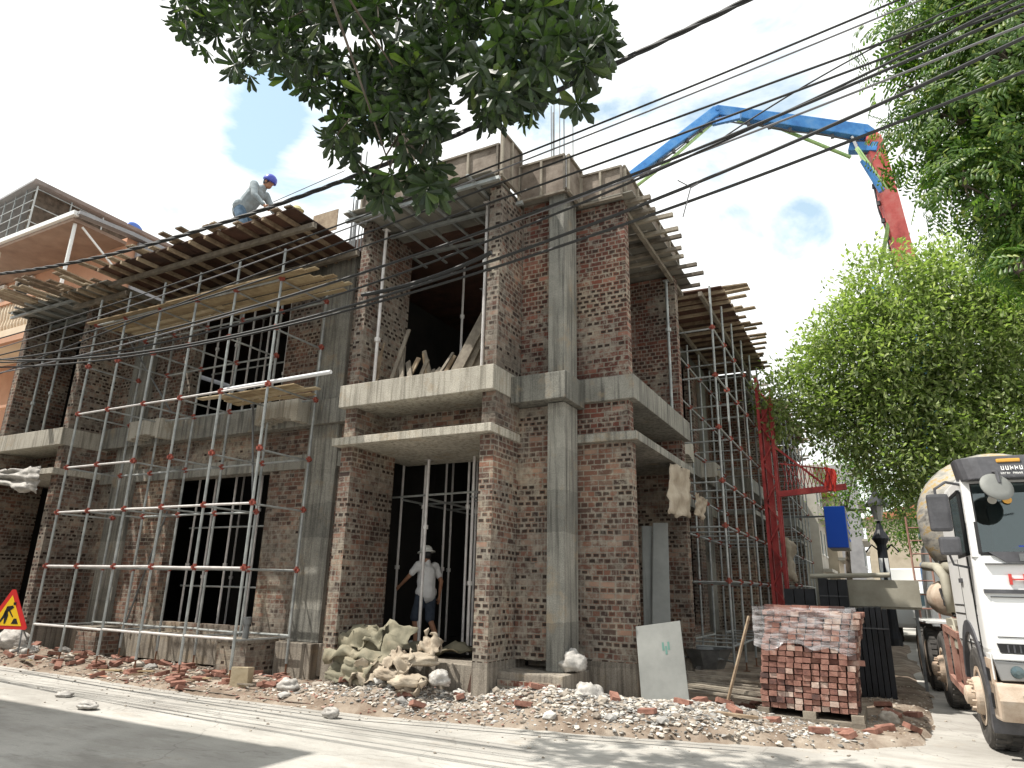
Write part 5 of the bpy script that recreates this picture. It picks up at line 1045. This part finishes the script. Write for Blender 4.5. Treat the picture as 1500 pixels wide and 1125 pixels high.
MB().box((.1, 32, .5), (2.2, 36.5, 2.7)).build('cargo_box', 'white_paint', T, bevel=.06); MB().box((.15, 30.6, .5), (2.15, 31.95, 1.9)).build('cab_body', 'white_paint', T, bevel=.15); MB().box((.3, 30.58, 1.2), (2.0, 30.66, 1.75)).build('windscreen', 'glassdark', T)
for y in (31.3, 35.3):
    for x, s_ in ((.3, -1), (2.0, 1)): wheel(T, x, y, .36, .22, s_, front=False)
# ------------------------------------------------------------ site walls and panels beyond the pallet
T = thing('site_barrier', 'long beige sheet metal barrier lying on its side with a pipe along the top', 'barrier', (-.3, 15.2, 0))
MB().box((-1.2, 15.0, 1.42), (.55, 15.05, 1.9)).build('sheet', 'tin_beige', T, bevel=.004); MB().tube((-1.28, 14.97, 1.95), (.1, 14.97, 1.99), .045, n=12).build('pipe', 'tin_beige', T)
for x in (-1.1, .45): MB().bar((x, 15.1, 0), (x, 15.1, 1.9), .05, .05).build('leg', 'steel_dark', T)
MB().box((-1.2, 15.05, 1.38), (.55, 15.4, 1.42)).build('bottom_tray', 'tin_beige', T)
def panels(lab, x0, x1, y0, y1, z1, n, lean=0, z0=0.05):
    T = thing('panel_stack', lab, 'panel stack', ((x0+x1)/2, (y0+y1)/2, 0))
    for k in range(n): x = x0+(x1-x0)*k/(n); MB().box((x+.004, y0+random.uniform(0, .05), z0), (x+(x1-x0)/n-.006, y1, z1+random.uniform(-.02, .02))).build('panel', 'plastic_black', T, bevel=.004)
    MB().box((x0, y0-.02, z1-.32), (x1, y0+.0, z1-.3)).build('strap', 'plastic_dark', T)
panels('tall stack of black plastic panels right behind the brick pallet', -.78, -.02, 12.9, 14.2, 1.42, 9); panels('black panel block standing on end behind the left part of the brick pallet', -1.75, -1.2, 14.6, 14.9, 1.72, 3); panels('taller black panel block against the beige barrier', -1.12, -.62, 14.5, 14.8, 1.9, 3)
# ------------------------------------------------------------ boards, cloths, sacks, timber
T = thing('board', 'big pale grey board leaning against the corner pier, a green stamp on it', 'board', (-2.8, 9.7, 0))
def slab4(p, th, m, name, par, off=(0, 1, 0)):
    p = [Vector(q) for q in p]; o = Vector(off)*th; vs = p+[q+o for q in p]; return MB().add(vs, [(0, 1, 2, 3), (7, 6, 5, 4), (0, 4, 5, 1), (1, 5, 6, 2), (2, 6, 7, 3), (3, 7, 4, 0)]).build(name, m, par, bevel=.003)
b0 = slab4([(-3.02, 9.5, .1), (-2.42, 9.62, .2), (-2.57, 9.9, 1.22), (-3.17, 9.78, 1.12)], .018, 'board_grey', 'panel', T)
q0 = Vector((-3.02, 9.5, .1)); uu = (Vector((-2.42, 9.62, .2))-q0); vv = Vector((-3.17, 9.78, 1.12))-q0; nn = uu.cross(vv).normalized()*-1
if nn.y > 0: nn = -nn
for i in range(3): 
    c = q0+uu*(.55+.06*i)+vv*(.66-.05*(i % 2))+nn*.004; MB().add([c, c+uu*.045, c+uu*.045+vv*.1, c+vv*.1], [(0, 1, 2, 3)]).build('stamp', 'stamp', b0, recalc=False)
T = slab4([(-3.3, 11.0, .75), (-3.02, 11.05, .75), (-3.22, 11.9, 2.75), (-3.46, 11.85, 2.75)], .02, 'board_grey', 'long_board', None, (-1, .2, 0)); tag(T, 'tall narrow grey board standing in the shaded side doorway', 'board')
T = slab4([(-3.45, 11.1, .75), (-3.33, 11.1, .75), (-3.5, 11.9, 2.7), (-3.66, 11.85, 2.7)], .02, 'board_grey', 'long_board', None, (-1, .2, 0)); tag(T, 'narrower grey strip behind the tall board in the side doorway', 'board')
T = slab4([(-5.42, 9.0, .2), (-5.14, 8.75, .1), (-5.14, 8.9, 1.0), (-5.34, 9.1, .95)], .02, 'ply_red', 'red_board', None, (0, 1, 0)); tag(T, 'dark red board leaning inside the left doorway against the corner pier', 'board')
def cloth(name, lab, corners, m, amp=.08, nx=16, ny=16, seed=0, cat='cloth', freq=2.0, th=.006, ragged=.06):
    a, b, c, d = [Vector(q) for q in corners]; vs = []; nrm = (b-a).cross(d-a).normalized()
    for j in range(ny+1):
        for i in range(nx+1):
            u, v = i/nx, j/ny; p = a.lerp(b, u).lerp(d.lerp(c, u), v); e = 1 if 0 < i < nx and 0 < j < ny else 0
            p = p+nrm*amp*(noise.noise(Vector((u*freq*2, v*freq*2, seed)))*1.6+.5*math.sin(u*11+seed+v*2)*.6+.4*noise.noise(Vector((u*freq*6, v*freq*6, seed+5))))
            if not e: p = p+(d-a).normalized()*ragged*noise.noise(Vector((u*6, v*6, seed+9)))+(b-a).normalized()*ragged*noise.noise(Vector((u*6+3, v*6, seed)))
            vs.append(p)
    fs = [(j*(nx+1)+i, j*(nx+1)+i+1, (j+1)*(nx+1)+i+1, (j+1)*(nx+1)+i) for j in range(ny) for i in range(nx)]
    o = MB().add(vs, fs)  .build(name, m, None, recalc=False, smooth=True); so_ = o.modifiers.new('s', 'SOLIDIFY'); so_.thickness = th; return tag(o, lab, cat)
cloth('hanging_cloth', 'pale dusty cloth hanging from the canopy over the shaded side doorway', [(-3.12, 11.85, 3.78), (-3.0, 12.75, 3.8), (-3.0, 12.7, 2.9), (-3.1, 11.5, 2.85)], 'tarp', .045, seed=1)
cloth('hanging_cloth', 'small scrap of pale cloth hanging behind the large one', [(-2.95, 12.9, 3.4), (-2.85, 13.5, 3.3), (-2.95, 13.4, 2.9), (-2.95, 12.8, 3.0)], 'tarp', .035, seed=4)
cloth('hanging_cloth', 'crumpled silvery sheet draped over the far left canopy', [(-18.4, 8.4, 3.98), (-16.3, 8.4, 3.98), (-16.25, 8.36, 3.35), (-18.4, 8.4, 3.75)], 'sack', .1, seed=7, ragged=.15)
cloth('tarpaulin', 'stiff olive brown tarpaulin crumpled in the left doorway', [(-7.6, 8.35, .55), (-6.4, 8.3, .5), (-6.2, 8.8, 1.05), (-7.5, 8.9, .98)], 'tarp_green', .16, seed=11, cat='tarpaulin', ragged=.15)
cloth('tarpaulin', 'folded olive tarpaulin edge curling below the larger one', [(-7.35, 8.2, .3), (-6.55, 8.05, .28), (-6.5, 8.35, .6), (-7.3, 8.4, .62)], 'tarp_green', .12, seed=14, cat='tarpaulin', ragged=.12)
cloth('tarpaulin', 'flat piece of tarpaulin lying further inside the doorway', [(-7.2, 9.4, .62), (-5.9, 9.5, .64), (-5.7, 10.1, .68), (-7.1, 10.1, .66)], 'tarp_green', .09, seed=17, cat='tarpaulin', ragged=.1)
cloth('hanging_cloth', 'torn pale sheet hanging on the red mast side of the scaffold', [(-2.4, 21.2, 3.2), (-2.3, 22.4, 3.1), (-2.3, 22.3, 1.9), (-2.4, 21.4, 2.1)], 'tarp', .12, seed=21)
for k, (cx, cy, cz, w_, h_, a_, mm) in enumerate(((-6.55, 8.1, .3, .5, .28, .4, 'tarp'), (-6.1, 8.15, .5, .45, .3, -.3, 'tarp'), (-5.75, 8.1, .22, .4, .25, .7, 'tarp'), (-6.9, 8.5, .75, .5, .35, .2, 'tarp_green'), (-5.9, 8.6, .68, .45, .3, -.6, 'tarp'))):
    u_ = Vector((math.cos(a_), math.sin(a_)*.4, .15*math.sin(a_*3)))*w_; v_ = Vector((-.1, .55, .45))*h_*1.6; o_ = Vector((cx, cy, cz))
    cloth('paper_sheet', ['torn brown sacking lying lowest at the left of the doorway heap', 'torn brown sacking folded in the middle of the doorway heap', 'torn brown sacking at the right foot of the doorway heap', 'olive sheet edge leaning on the left wall of the doorway', 'torn brown sacking on top at the back of the doorway heap'][k], [o_-u_/2, o_+u_/2, o_+u_/2+v_, o_-u_/2+v_], mm, .11, seed=30+k*3, cat='sacking', freq=1.3, ragged=.16)
def sack(c, s, lab, m, seed, cat='sack', rot=0):
    mb = MB().ell((0, 0, 0), (1, 1, 1), u=34, v=24); vs = []
    Mz = Matrix.Rotation(rot, 3, 'Z')
    for v in mb.v:
        q = Vector(v); e = 1+.28*noise.noise(q*1.6+Vector((seed, 0, 0)))+.14*noise.noise(q*5+Vector((0, seed, 0)))+.09*abs(noise.noise(q*4.5+Vector((0, 0, seed))))+.025*noise.noise(q*13); q = Vector((q.x*s[0]*e, q.y*s[1]*e, max(-.75, q.z)*s[2]*e)); vs.append(Vector(c)+Mz @ q)
    mb.v = vs; return tag(mb.build('sack', m, smooth=True), lab, cat)
sack((-3.95, 9.35, .64), (.19, .15, .15), 'grey white plastic sack lying on the ledge at the foot of the corner column', 'sack', 1)
sack((-3.55, 8.95, .3), (.2, .16, .15), 'bulging pale sack on the rubble below the corner column', 'sack', 2)
sack((-6.0, 8.5, .6), (.34, .2, .09), 'crumpled brown paper sack on top of the heap in the left doorway', 'tarp', 3, rot=.4); sack((-6.25, 8.25, .42), (.28, .16, .1), 'brown folded sack lower in the doorway heap', 'tarp', 4, rot=-.3)
sack((-5.85, 8.2, .36), (.25, .16, .09), 'dusty brown sack at the front of the doorway heap', 'tarp', 5, rot=.8); sack((-5.5, 8.4, .4), (.15, .12, .11), 'small pale sack beside the red board in the doorway', 'sack', 6)
sack((-15.6, 8.2, .35), (.4, .22, .22), 'pinkish white sack among the rubbish by the road work sign', 'sack', 8, rot=.2); sack((-16.4, 8.0, .4), (.3, .2, .22), 'grey plastic sack behind the road work sign', 'sack', 9); sack((-14.9, 8.15, .22), (.25, .16, .12), 'flattened white sack near the first scaffold foot', 'sack', 10)
sack((-7.9, 8.05, .16), (.18, .12, .1), 'white crumpled bag on the ground by the left porch pier', 'sack', 12); sack((-9.2, 5.9, .05), (.16, .1, .05), 'small white scrap on the road at the left', 'sack', 13); sack((-6.3, 7.2, .06), (.12, .08, .07), 'white lump of rubbish on the road near the kerb', 'sack', 14); sack((-10.4, 6.3, .03), (.14, .09, .04), 'pale scrap on the road further left', 'sack', 15); sack((-.15, 10.6, .12), (.12, .1, .09), 'lump of hardened mortar beside the brick pallet', 'rubble', 16, 'lump')
# pvc stub, carton block
T = thing('drain_pipe', 'short grey plastic drain pipe with a collar standing on the pier base', 'pipe', (-9.9, 8.9, .67)); MB().tube((-9.85, 8.9, .67), (-9.85, 8.9, .98), .055, n=14).build('pipe', 'steel_dark', T); MB().tube((-9.85, 8.9, .9), (-9.85, 8.9, 1.02), .072, n=14).build('collar', 'steel_dark', T)
tag(MB().obox((-8.75, 7.95, .22), (.26, .2, .3), Matrix.Rotation(.4, 3, 'Z'), .015).build('block', 'carton', bevel=.01), 'cream coloured square block standing on the ground by the last scaffold post', 'block')
# timber: ground pile, balcony pile, leaning stick
g_ = 'planks in the pile behind the grey board'
for k in range(11):
    a = Vector((-2.75+random.uniform(-.1, .15), 10.15+k*.06, .32+.018*k)); b = a+Vector((1.25+random.uniform(-.2, .2), .25+random.uniform(-.35, .25), -.05)); tag(MB().bar(a, b, .09, .025).build('plank', 'wood_grey'), 'weathered plank in the low pile behind the grey board', 'plank', g_)
tag(MB().bar((-2.05, 10.0, .12), (-1.72, 10.35, 1.3), .03, .03).build('wooden_stick', 'wood'), 'thin wooden stick leaning on the left side of the brick pallet', 'stick')
tag(MB().bar((-2.0, 9.1, .22), (-1.5, 9.15, .2), .09, .03).build('plank', 'wood'), 'short brown plank lying on the gravel before the grey board', 'plank')
g_ = 'planks leaning on the left wall of the upper balcony'
for k in range(14): x = -7.4+k*.095; tag(MB().bar((x+random.uniform(-.05, .05), 9.0+random.uniform(-.2, .3), 4.88), (x+random.uniform(-.35, .25), 9.2, 5.75+random.uniform(-.25, .4)-.04*k), random.uniform(.04, .1), .025, (0, 1, 0)).build('plank', 'wood_grey' if k % 4 else 'wood'), 'rough plank leaning with others on the left wall of the corner balcony', 'plank', g_)
g_ = 'boards leaning on the right prop of the upper balcony'
for k in range(4): tag(MB().bar((-5.9+k*.1, 8.95+k*.1, 4.88), (-5.38+k*.04, 9.2, 6.15-k*.12), .2, .02, (0, 1, 0)).build('board', 'wood_grey'), 'tall plywood board leaning to the right on the corner balcony', 'board', g_)
# rusty trough under the side scaffold
T = thing('wheelbarrow', 'dark upturned wheelbarrow under the side street scaffold', 'wheelbarrow', (-3.0, 13.2, 0)); MB().lathe([(.28, .3), (.42, .62), (.44, .64), (.4, .62), (.26, .32)], Matrix.Translation((-3.0, 13.4, 0)) @ Matrix.Diagonal((1, 1.3, 1, 1)), 8).build('tray', 'steel_dark', T); MB().tube((-3.3, 12.9, .5), (-3.3, 14.3, .35), .02).tube((-2.7, 12.9, .5), (-2.7, 14.3, .35), .02).build('handle', 'steel_dark', T); MB().lathe([(.1, -.04), (.18, -.04), (.18, .04), (.1, .04)], Matrix.Translation((-3.0, 12.7, .2)) @ Matrix.Rotation(R(90), 4, 'Y'), 16).build('wheel', 'tyre', T)
# ------------------------------------------------------------ road work sign
sx_, sy_ = -15.25, 7.85; T = thing('road_work_sign', 'yellow triangular road work sign with a red border and a black digging figure', 'sign', (sx_, sy_, 0)); Rs = Matrix.Rotation(R(18), 3, 'Z')
def sg(pts, y, m, name, par, th=.004): return MB().add([Vector((sx_, sy_, .62))+Rs @ Vector((a, y+t_, b)) for t_ in (0, th) for a, b in pts], [tuple(range(len(pts)-1, -1, -1)), tuple(range(len(pts), 2*len(pts)))]+[(i, (i+1) % len(pts), (i+1) % len(pts)+len(pts), i+len(pts)) for i in range(len(pts))]).build(name, m, par)
sg([(-.44, 0), (.44, 0), (.47, .04), (.04, .74), (-.04, .74), (-.47, .04)], 0, 'sign_red', 'border', T, .01); fcx = sg([(-.34, .065), (.34, .065), (0, .63)], -.004, 'sign_yellow', 'panel', T)
for poly in ([(-.2, .1), (-.16, .1), (-.06, .24), (-.03, .33), (-.09, .35), (-.12, .25)], [(-.07, .1), (-.03, .1), (.0, .25), (-.03, .33), (-.09, .33)], [(-.09, .32), (-.02, .32), (.1, .4), (.06, .44), (-.07, .42)], [(-.03, .36), (.1, .22), (.115, .235), (-.01, .39)], [(.07, .45), (.12, .45), (.13, .5), (.06, .5)], [(.1, .1), (.26, .1), (.2, .2), (.14, .2)]): sg(poly, -.0065, 'black', 'digging_figure', fcx, .002)
lg = MB()
for a, b in (((-.36, .02, 0), (-.4, .0, -.52)), ((.36, .02, 0), (.4, 0, -.52)), ((-.3, .03, .1), (-.34, .45, -.52)), ((.3, .03, .1), (.34, .45, -.52))): MB().tube(Vector((sx_, sy_, .62))+Rs @ Vector(a), Vector((sx_, sy_, .62))+Rs @ Vector(b), .014).build('leg', 'steel_dark', T)
# ------------------------------------------------------------ loose bricks, rubble
bm_ = MB().obox((0, 0, 0), (.215, .105, .062), None, .004)
proto = bm_.build('loose_brick', 'brick_chunk', bevel=.004); first = True
def lb(x, y, z, rz, rxx=0, ryy=0, lab='broken red brick lying loose on the rubble strip', grp='loose bricks on the rubble strip'):
    global first
    o = proto if first else proto.copy()
    if not first: COL.objects.link(o)
    first = False; o.location = (x, y, z); o.rotation_euler = (rxx, ryy, rz); return tag(o, lab, 'brick', grp)
for i, u in enumerate(LX):
    for d in (1.6, .55):
        y = 9.6-d; h = vh(u, y)
        if d == 1.6 or i in (3, 5):
            for k in range(2): lb(u+random.uniform(-.02, .02), y-.055+.11*k, .06+h*.3, random.uniform(-.1, .1), lab='red brick set under a foot of the left scaffold', grp='bricks under the left scaffold feet')
            lb(u+random.uniform(-.02, .02), y, .11+h*.3, 1.57+random.uniform(-.2, .2), lab='red brick set under a foot of the left scaffold', grp='bricks under the left scaffold feet')
n = 0
while n < 110:
    x = random.uniform(-16.5, -2.4) if n < 90 else random.uniform(-2.4, .2); y = random.uniform(7.5, 9.3) if x < -2.4 else random.uniform(9.2, 12)
    if vdist(x, y) < .12 or (-7.7 < x < -5 and y > 8.9) or (-4.95 < x < -3.9 and y > 8.85) or (-1.7 < x < -.3 and y > 9.9): continue
    if random.random() < .35 and x > -8: continue
    lb(x, y, vh(x, y)+random.uniform(.015, .04), random.uniform(0, 3.1), random.uniform(-.35, .35), random.uniform(-.35, .35)); n += 1
# rubble: irregular stones as one mass, plus the larger ones as things
def stone(s, seed):
    m_ = MB(); c = Vector((0, 0, 0)); k = random.random()*9
    ico = [(0, 0, 1), (.9, 0, .4), (.3, .85, .4), (-.7, .5, .4), (-.7, -.5, .4), (.3, -.85, .4), (.7, .5, -.4), (-.3, .85, -.4), (-.9, 0, -.4), (-.3, -.85, -.4), (.7, -.5, -.4), (0, 0, -1)]
    F_ = [(0, 1, 2), (0, 2, 3), (0, 3, 4), (0, 4, 5), (0, 5, 1), (1, 6, 2), (2, 7, 3), (3, 8, 4), (4, 9, 5), (5, 10, 1), (6, 7, 2), (7, 8, 3), (8, 9, 4), (9, 10, 5), (10, 6, 1), (11, 7, 6), (11, 8, 7), (11, 9, 8), (11, 10, 9), (11, 6, 10)]
    vs = [Vector(p)*random.uniform(.6, 1.15) for p in ico]; return [Vector((v.x*s[0], v.y*s[1], v.z*s[2])) for v in vs], F_
mb = MB()
for k in range(420):                              # grit and dust lumps strayed onto the road
    x = random.uniform(-15, 1.2); y = kerb_y(min(x, .2))-random.random()**2*1.6-.02 if x < .2 else random.uniform(8.7, 12); s = .006+.022*random.random()**3; vs, F_ = stone((s, s*.8, s*.5), 0); mb.add([v+Vector((x, y, s*.3)) for v in vs], F_)
struct(mb.build('grit', 'rubble'), 'stuff')
def stonefield(n, region, dens, smin, smax, m, name='rubble', flat=.5):
    mb = MB(); c = 0; t_ = 0
    while c < n and t_ < n*30:
        t_ += 1; x = random.uniform(region[0], region[1]); y = random.uniform(region[2], region[3])
        if vdist(x, y) < .0 or dens(x, y) < random.random(): continue
        if (-7.55 < x < -5.15 and y > 9.0) or (-4.9 < x < -3.9 and y > 9) or (-1.6 < x < -.42 and 10 < y < 11.2): continue
        s = smin+(smax-smin)*random.random()**2.6; vs, F_ = stone((s, s*random.uniform(.5, 1), s*random.uniform(.25, .7)*flat*1.5), 0); Rm = Matrix.Rotation(random.uniform(0, 6.3), 3, 'Z') @ Matrix.Rotation(random.uniform(-.5, .5), 3, 'X')
        z = vh(x, y); mb.add([Rm @ v+Vector((x, y, z+s*.1)) for v in vs], F_); c += 1
    return struct(mb.build(name, m), 'stuff')
g1 = lambda x, y: math.exp(-((x+3.3)/1.5)**2-((y-8.9)/.5)**2)+.8*math.exp(-((x+5.9)/1.3)**2-((y-8.3)/.4)**2)+.35*math.exp(-((x+2)/.9)**2-((y-9.8)/.5)**2)+.05
stonefield(5200, (-8.2, -.3, 7.7, 11), g1, .012, .055, 'rubble_grey'); stonefield(2600, (-7.9, -1.2, 7.75, 9.6), g1, .015, .07, 'rubble')
g2 = lambda x, y: .25+.75*max(0, noise.noise(Vector((x*1.1, y*1.6, 2))))
stonefield(2400, (-17, -6.5, 7.55, 9.5), g2, .012, .06, 'rubble'); stonefield(1100, (-17, -4, 7.5, 9.4), g2, .015, .05, 'brick_chunk'); stonefield(900, (-1.5, .45, 8.9, 15), lambda x, y: .5, .01, .035, 'rubble'); stonefield(500, (-2.5, .4, 8.7, 13), lambda x, y: .5, .01, .03, 'wood')
for k in range(60):
    x = random.choice((random.gauss(-6.3, .8), random.gauss(-3.4, 1.1), random.uniform(-16.5, -9))); y = random.gauss(8.4, .3)
    if vdist(x, y) < .15 or (-4.95 < x < -3.9 and y > 8.85) or (-7.6 < x < -5.1 and y > 8.85): continue
    s = random.uniform(.06, .15); vs, F_ = stone((s, s*.8, s*.5), 0); Rm = Matrix.Rotation(random.uniform(0, 6), 3, 'Z'); z = vh(x, y)+.02
    tag(MB().add([Rm @ v+Vector((x, y, z)) for v in vs], F_).build('rubble_lump', random.choice(('rubble', 'rubble_grey', 'rubble')), bevel=.004), 'lump of broken mortar or concrete on the rubble strip', 'rubble', 'larger lumps on the rubble strip')
for k in range(16):
    x = random.uniform(-14.5, -8); y = random.uniform(7.75, 8.4); a = random.uniform(-.5, .5); l = random.uniform(.2, .55); z = vh(x, y)+.04
    tag(MB().bar((x, y, z), (x+l*math.cos(a), y+l*math.sin(a), z+.02), .05, .02).build('wood_scrap', random.choice(('wood', 'wood_grey', 'bamboo'))), 'strip of scrap wood lying on the ground before the left scaffold', 'wood scrap', 'wood scraps before the left scaffold')
# ------------------------------------------------------------ people
def remesh(mb, name, m, parent, vox=.012, sm=2):
    o = mb.build(name, m, None); md = o.modifiers.new('r', 'REMESH'); md.mode = 'VOXEL'; md.voxel_size = vox
    s_ = o.modifiers.new('s', 'SMOOTH'); s_.iterations = sm; s_.factor = .5; bpy.context.view_layer.update()
    me = bpy.data.meshes.new_from_object(o.evaluated_get(bpy.context.evaluated_depsgraph_get())); o.modifiers.clear(); o.data = me; me.polygons.foreach_set('use_smooth', [True]*len(me.polygons))
    if parent is not None: o.parent = parent; o.matrix_parent_inverse = parent.matrix_world.inverted()
    return o
def person(loc, rot, J, lab, shirt, pants, hat, sleeve='short', leglen='short', scale=1.0):
    # J: joints in local space (x right, y forward, z up)
    T = thing('person', lab, 'person', loc); Mt = Matrix.Translation(loc) @ Matrix.Rotation(rot, 4, 'Z') @ Matrix.Scale(scale, 4)
    j = {k: Mt @ Vector(v) for k, v in J.items()}; S_ = scale; sk = MB()
    def cap(mb, a, b, r0, r1): mb.tube(j[a] if isinstance(a, str) else a, j[b] if isinstance(b, str) else b, r0*S_, r1*S_, 14); mb.ell(j[a] if isinstance(a, str) else a, (r0*S_,)*3); mb.ell(j[b] if isinstance(b, str) else b, (r1*S_,)*3)
    hd = j['head']; face = (Mt.to_3x3() @ Vector(J['face'])).normalized(); up = (hd-j['neck']).normalized(); sd = face.cross(up).normalized(); up = sd.cross(face); Hm = Matrix((sd, face, up)).transposed()
    sk.ell(hd, (.075*S_, .095*S_, .115*S_), Hm, 18, 14); sk.ell(hd+Hm @ Vector((0, .035, -.06))*S_, (.055*S_, .06*S_, .06*S_), Hm, 12, 10); sk.ell(hd+Hm @ Vector((0, .1, -.01))*S_, (.014*S_, .022*S_, .03*S_), Hm, 8, 6)
    for s_ in (-1, 1): sk.ell(hd+Hm @ Vector((.078*s_, -.005, -.01))*S_, (.012*S_, .022*S_, .034*S_), Hm, 8, 6)
    cap(sk, 'neck', 'head', .055, .05); cap(sk, 'pelvis', 'chest', .13, .14); cap(sk, 'chest', 'neck', .13, .06)
    for s_ in 'LR':
        cap(sk, 'chest', 'sh'+s_, .09, .06); cap(sk, 'sh'+s_, 'el'+s_, .052, .04); cap(sk, 'el'+s_, 'wr'+s_, .04, .026)
        cap(sk, 'pelvis', 'hip'+s_, .11, .095); cap(sk, 'hip'+s_, 'kn'+s_, .088, .058); cap(sk, 'kn'+s_, 'an'+s_, .058, .037)
        cap(sk, 'an'+s_, 'to'+s_, .042, .032)
        fd = (j['wr'+s_]-j['el'+s_]).normalized(); sx = fd.cross(face); sx = sx.normalized() if sx.length > .1 else up; ny = sx.cross(fd)
        pm_ = j['wr'+s_]+fd*.045*S_; cap(sk, 'wr'+s_, pm_+fd*.03*S_, .026, .032)
        for k, (o_, ln) in enumerate(((-.027, .062), (-.009, .075), (.009, .07), (.026, .055))):
            a = pm_+fd*.045*S_+ny*o_*S_; b = a+(fd*ln*.55)*S_; c = b+(fd*.6-sx*.5)*ln*.5*S_; cap(sk, a, b, .0095, .009); cap(sk, b, c, .009, .0075)
        a = pm_+ny*.03*S_; b = a+(fd*.6+ny*.6)*.045*S_; cap(sk, a, b, .012, .01); cap(sk, b, b+fd*.025*S_, .01, .008)
    body = remesh(sk, 'body', 'skin', T, .0085*S_, 2)
    sh = MB(); cap(sh, j['pelvis']-Vector((0, 0, .02*S_)), 'chest', .172, .168); cap(sh, j['hipL']+Vector((0, 0, .04*S_)), j['hipR']+Vector((0, 0, .04*S_)), .13, .13); cap(sh, 'chest', 'neck', .15, .065)
    for s_ in 'LR':
        cap(sh, 'chest', 'sh'+s_, .12, .078); e = j['sh'+s_].lerp(j['el'+s_], .62)
        cap(sh, 'sh'+s_, e, .075, .064)
        if sleeve == 'long': cap(sh, e, 'el'+s_, .064, .056); cap(sh, 'el'+s_, j['el'+s_].lerp(j['wr'+s_], .9), .055, .042)
    o = remesh(sh, 'shirt', shirt, T, .012, 3)
    for v in o.data.vertices: v.co += v.normal*.012*noise.noise(v.co*9)
    pt = MB(); cap(pt, 'pelvis', j['pelvis']+Vector((0, 0, -.02)), .132, .13)
    for s_ in 'LR':
        cap(pt, 'hip'+s_, 'kn'+s_, .112, .09)
        if leglen == 'long': cap(pt, 'kn'+s_, j['kn'+s_].lerp(j['an'+s_], .93), .08, .062)
    o = remesh(pt, 'trousers' if leglen == 'long' else 'shorts', pants, T, .012, 3)
    for v in o.data.vertices: v.co += v.normal*.01*noise.noise(v.co*8)
    fz = MB()
    for s_ in 'LR': fz.ell((j['an'+s_]+j['to'+s_])/2+Vector((0, 0, -.01)), (.055, .13, .05), Matrix.Rotation(rot, 3, 'Z'), 12, 8)
    fz.build('shoe', 'white_paint' if leglen == 'short' else 'black', T, smooth=True)
    Mh = Matrix.Translation(hd+up*.035*S_) @ Hm.to_4x4() @ Matrix.Scale(S_, 4)
    if hat == 'brim': MB().lathe([(.17, .005), (.165, .02), (.122, .03), (.118, .06), (.1, .1), (.06, .13), (0, .14)], Mh, 24).build('helmet', 'helmet_white', T, smooth=True)
    elif hat == 'blue': MB().lathe([(.125, -.02), (.128, .0), (.12, .05), (.1, .09), (.055, .12), (0, .13)], Mh, 24).prism([(-.07, .1), (.07, .1), (.05, .16), (-.05, .16)], 'z', 0, .01).build('helmet', 'helmet_blue', T, smooth=True)
    else: MB().lathe([(.18, -.01), (.175, .01), (.115, .025), (.11, .08), (.07, .11), (0, .115)], Mh, 24).build('hat', 'straw', T, smooth=True)
    hr = MB().ell((0, 0, 0), (.082, .1, .1), None, 16, 12); hr.v = [Mh @ (Vector(v)+Vector((0, -.012, -.035))) for v in hr.v if True]; hr.build('hair', 'black', T, smooth=True)
    return T
walk = dict(pelvis=(0, 0, .93), chest=(0, .02, 1.27), neck=(0, .02, 1.46), head=(0, .05, 1.6), face=(0, 1, -.15), shL=(-.2, .02, 1.4), shR=(.2, .02, 1.4), elL=(-.27, .2, 1.2), wrL=(-.28, .42, 1.04), elR=(.28, -.08, 1.13), wrR=(.27, -.06, .88),
            hipL=(-.09, 0, .9), hipR=(.09, 0, .9), knL=(-.1, .16, .5), anL=(-.1, .1, .09), toL=(-.1, .24, .05), knR=(.1, -.02, .48), anR=(.1, -.26, .12), toR=(.1, -.14, .05))
pl = Vector((-7.0, 10.75, .56)); q = onp('y', 10.75, 620, 945); pl.x = q.x
person(tuple(pl), R(75), walk, 'worker in white helmet, white shirt and dark shorts walking in the ground floor doorway', 'shirt_white', 'navy', 'brim')
bend = dict(pelvis=(0, -.12, .86), chest=(0, .12, 1.17), neck=(0, .27, 1.3), head=(0, .36, 1.39), face=(0, .9, -.45), shL=(-.2, .2, 1.25), shR=(.2, .2, 1.25), elL=(-.25, .33, .98), wrL=(-.2, .5, .8), elR=(.27, .3, .97), wrR=(.22, .48, .78),
            hipL=(-.1, -.1, .85), hipR=(.1, -.1, .85), knL=(-.14, .1, .46), anL=(-.14, -.08, .09), toL=(-.14, .08, .05), knR=(.14, .06, .46), anR=(.14, -.1, .09), toR=(.14, .06, .05))
q = onp('y', 8.35, 364, 300); person((q.x, 8.35, 7.98), R(-75), bend, 'worker in blue helmet, grey shirt and jeans bending forward on the left roof deck', 'shirt_grey', 'jeans', 'blue', 'long', 'long', 1.12)
q = onp('y', 9.95, 436, 310); person((q.x, 9.95, 8.3), R(-160), walk, 'worker in a yellow straw hat and white shirt, mostly hidden behind the left roof deck', 'shirt_white', 'jeans', 'straw', 'long', 'long', .95)
# the truck stands slightly askew to the kerb
TR.rotation_euler = (0, 0, R(2.9)); TR.location.x -= .15
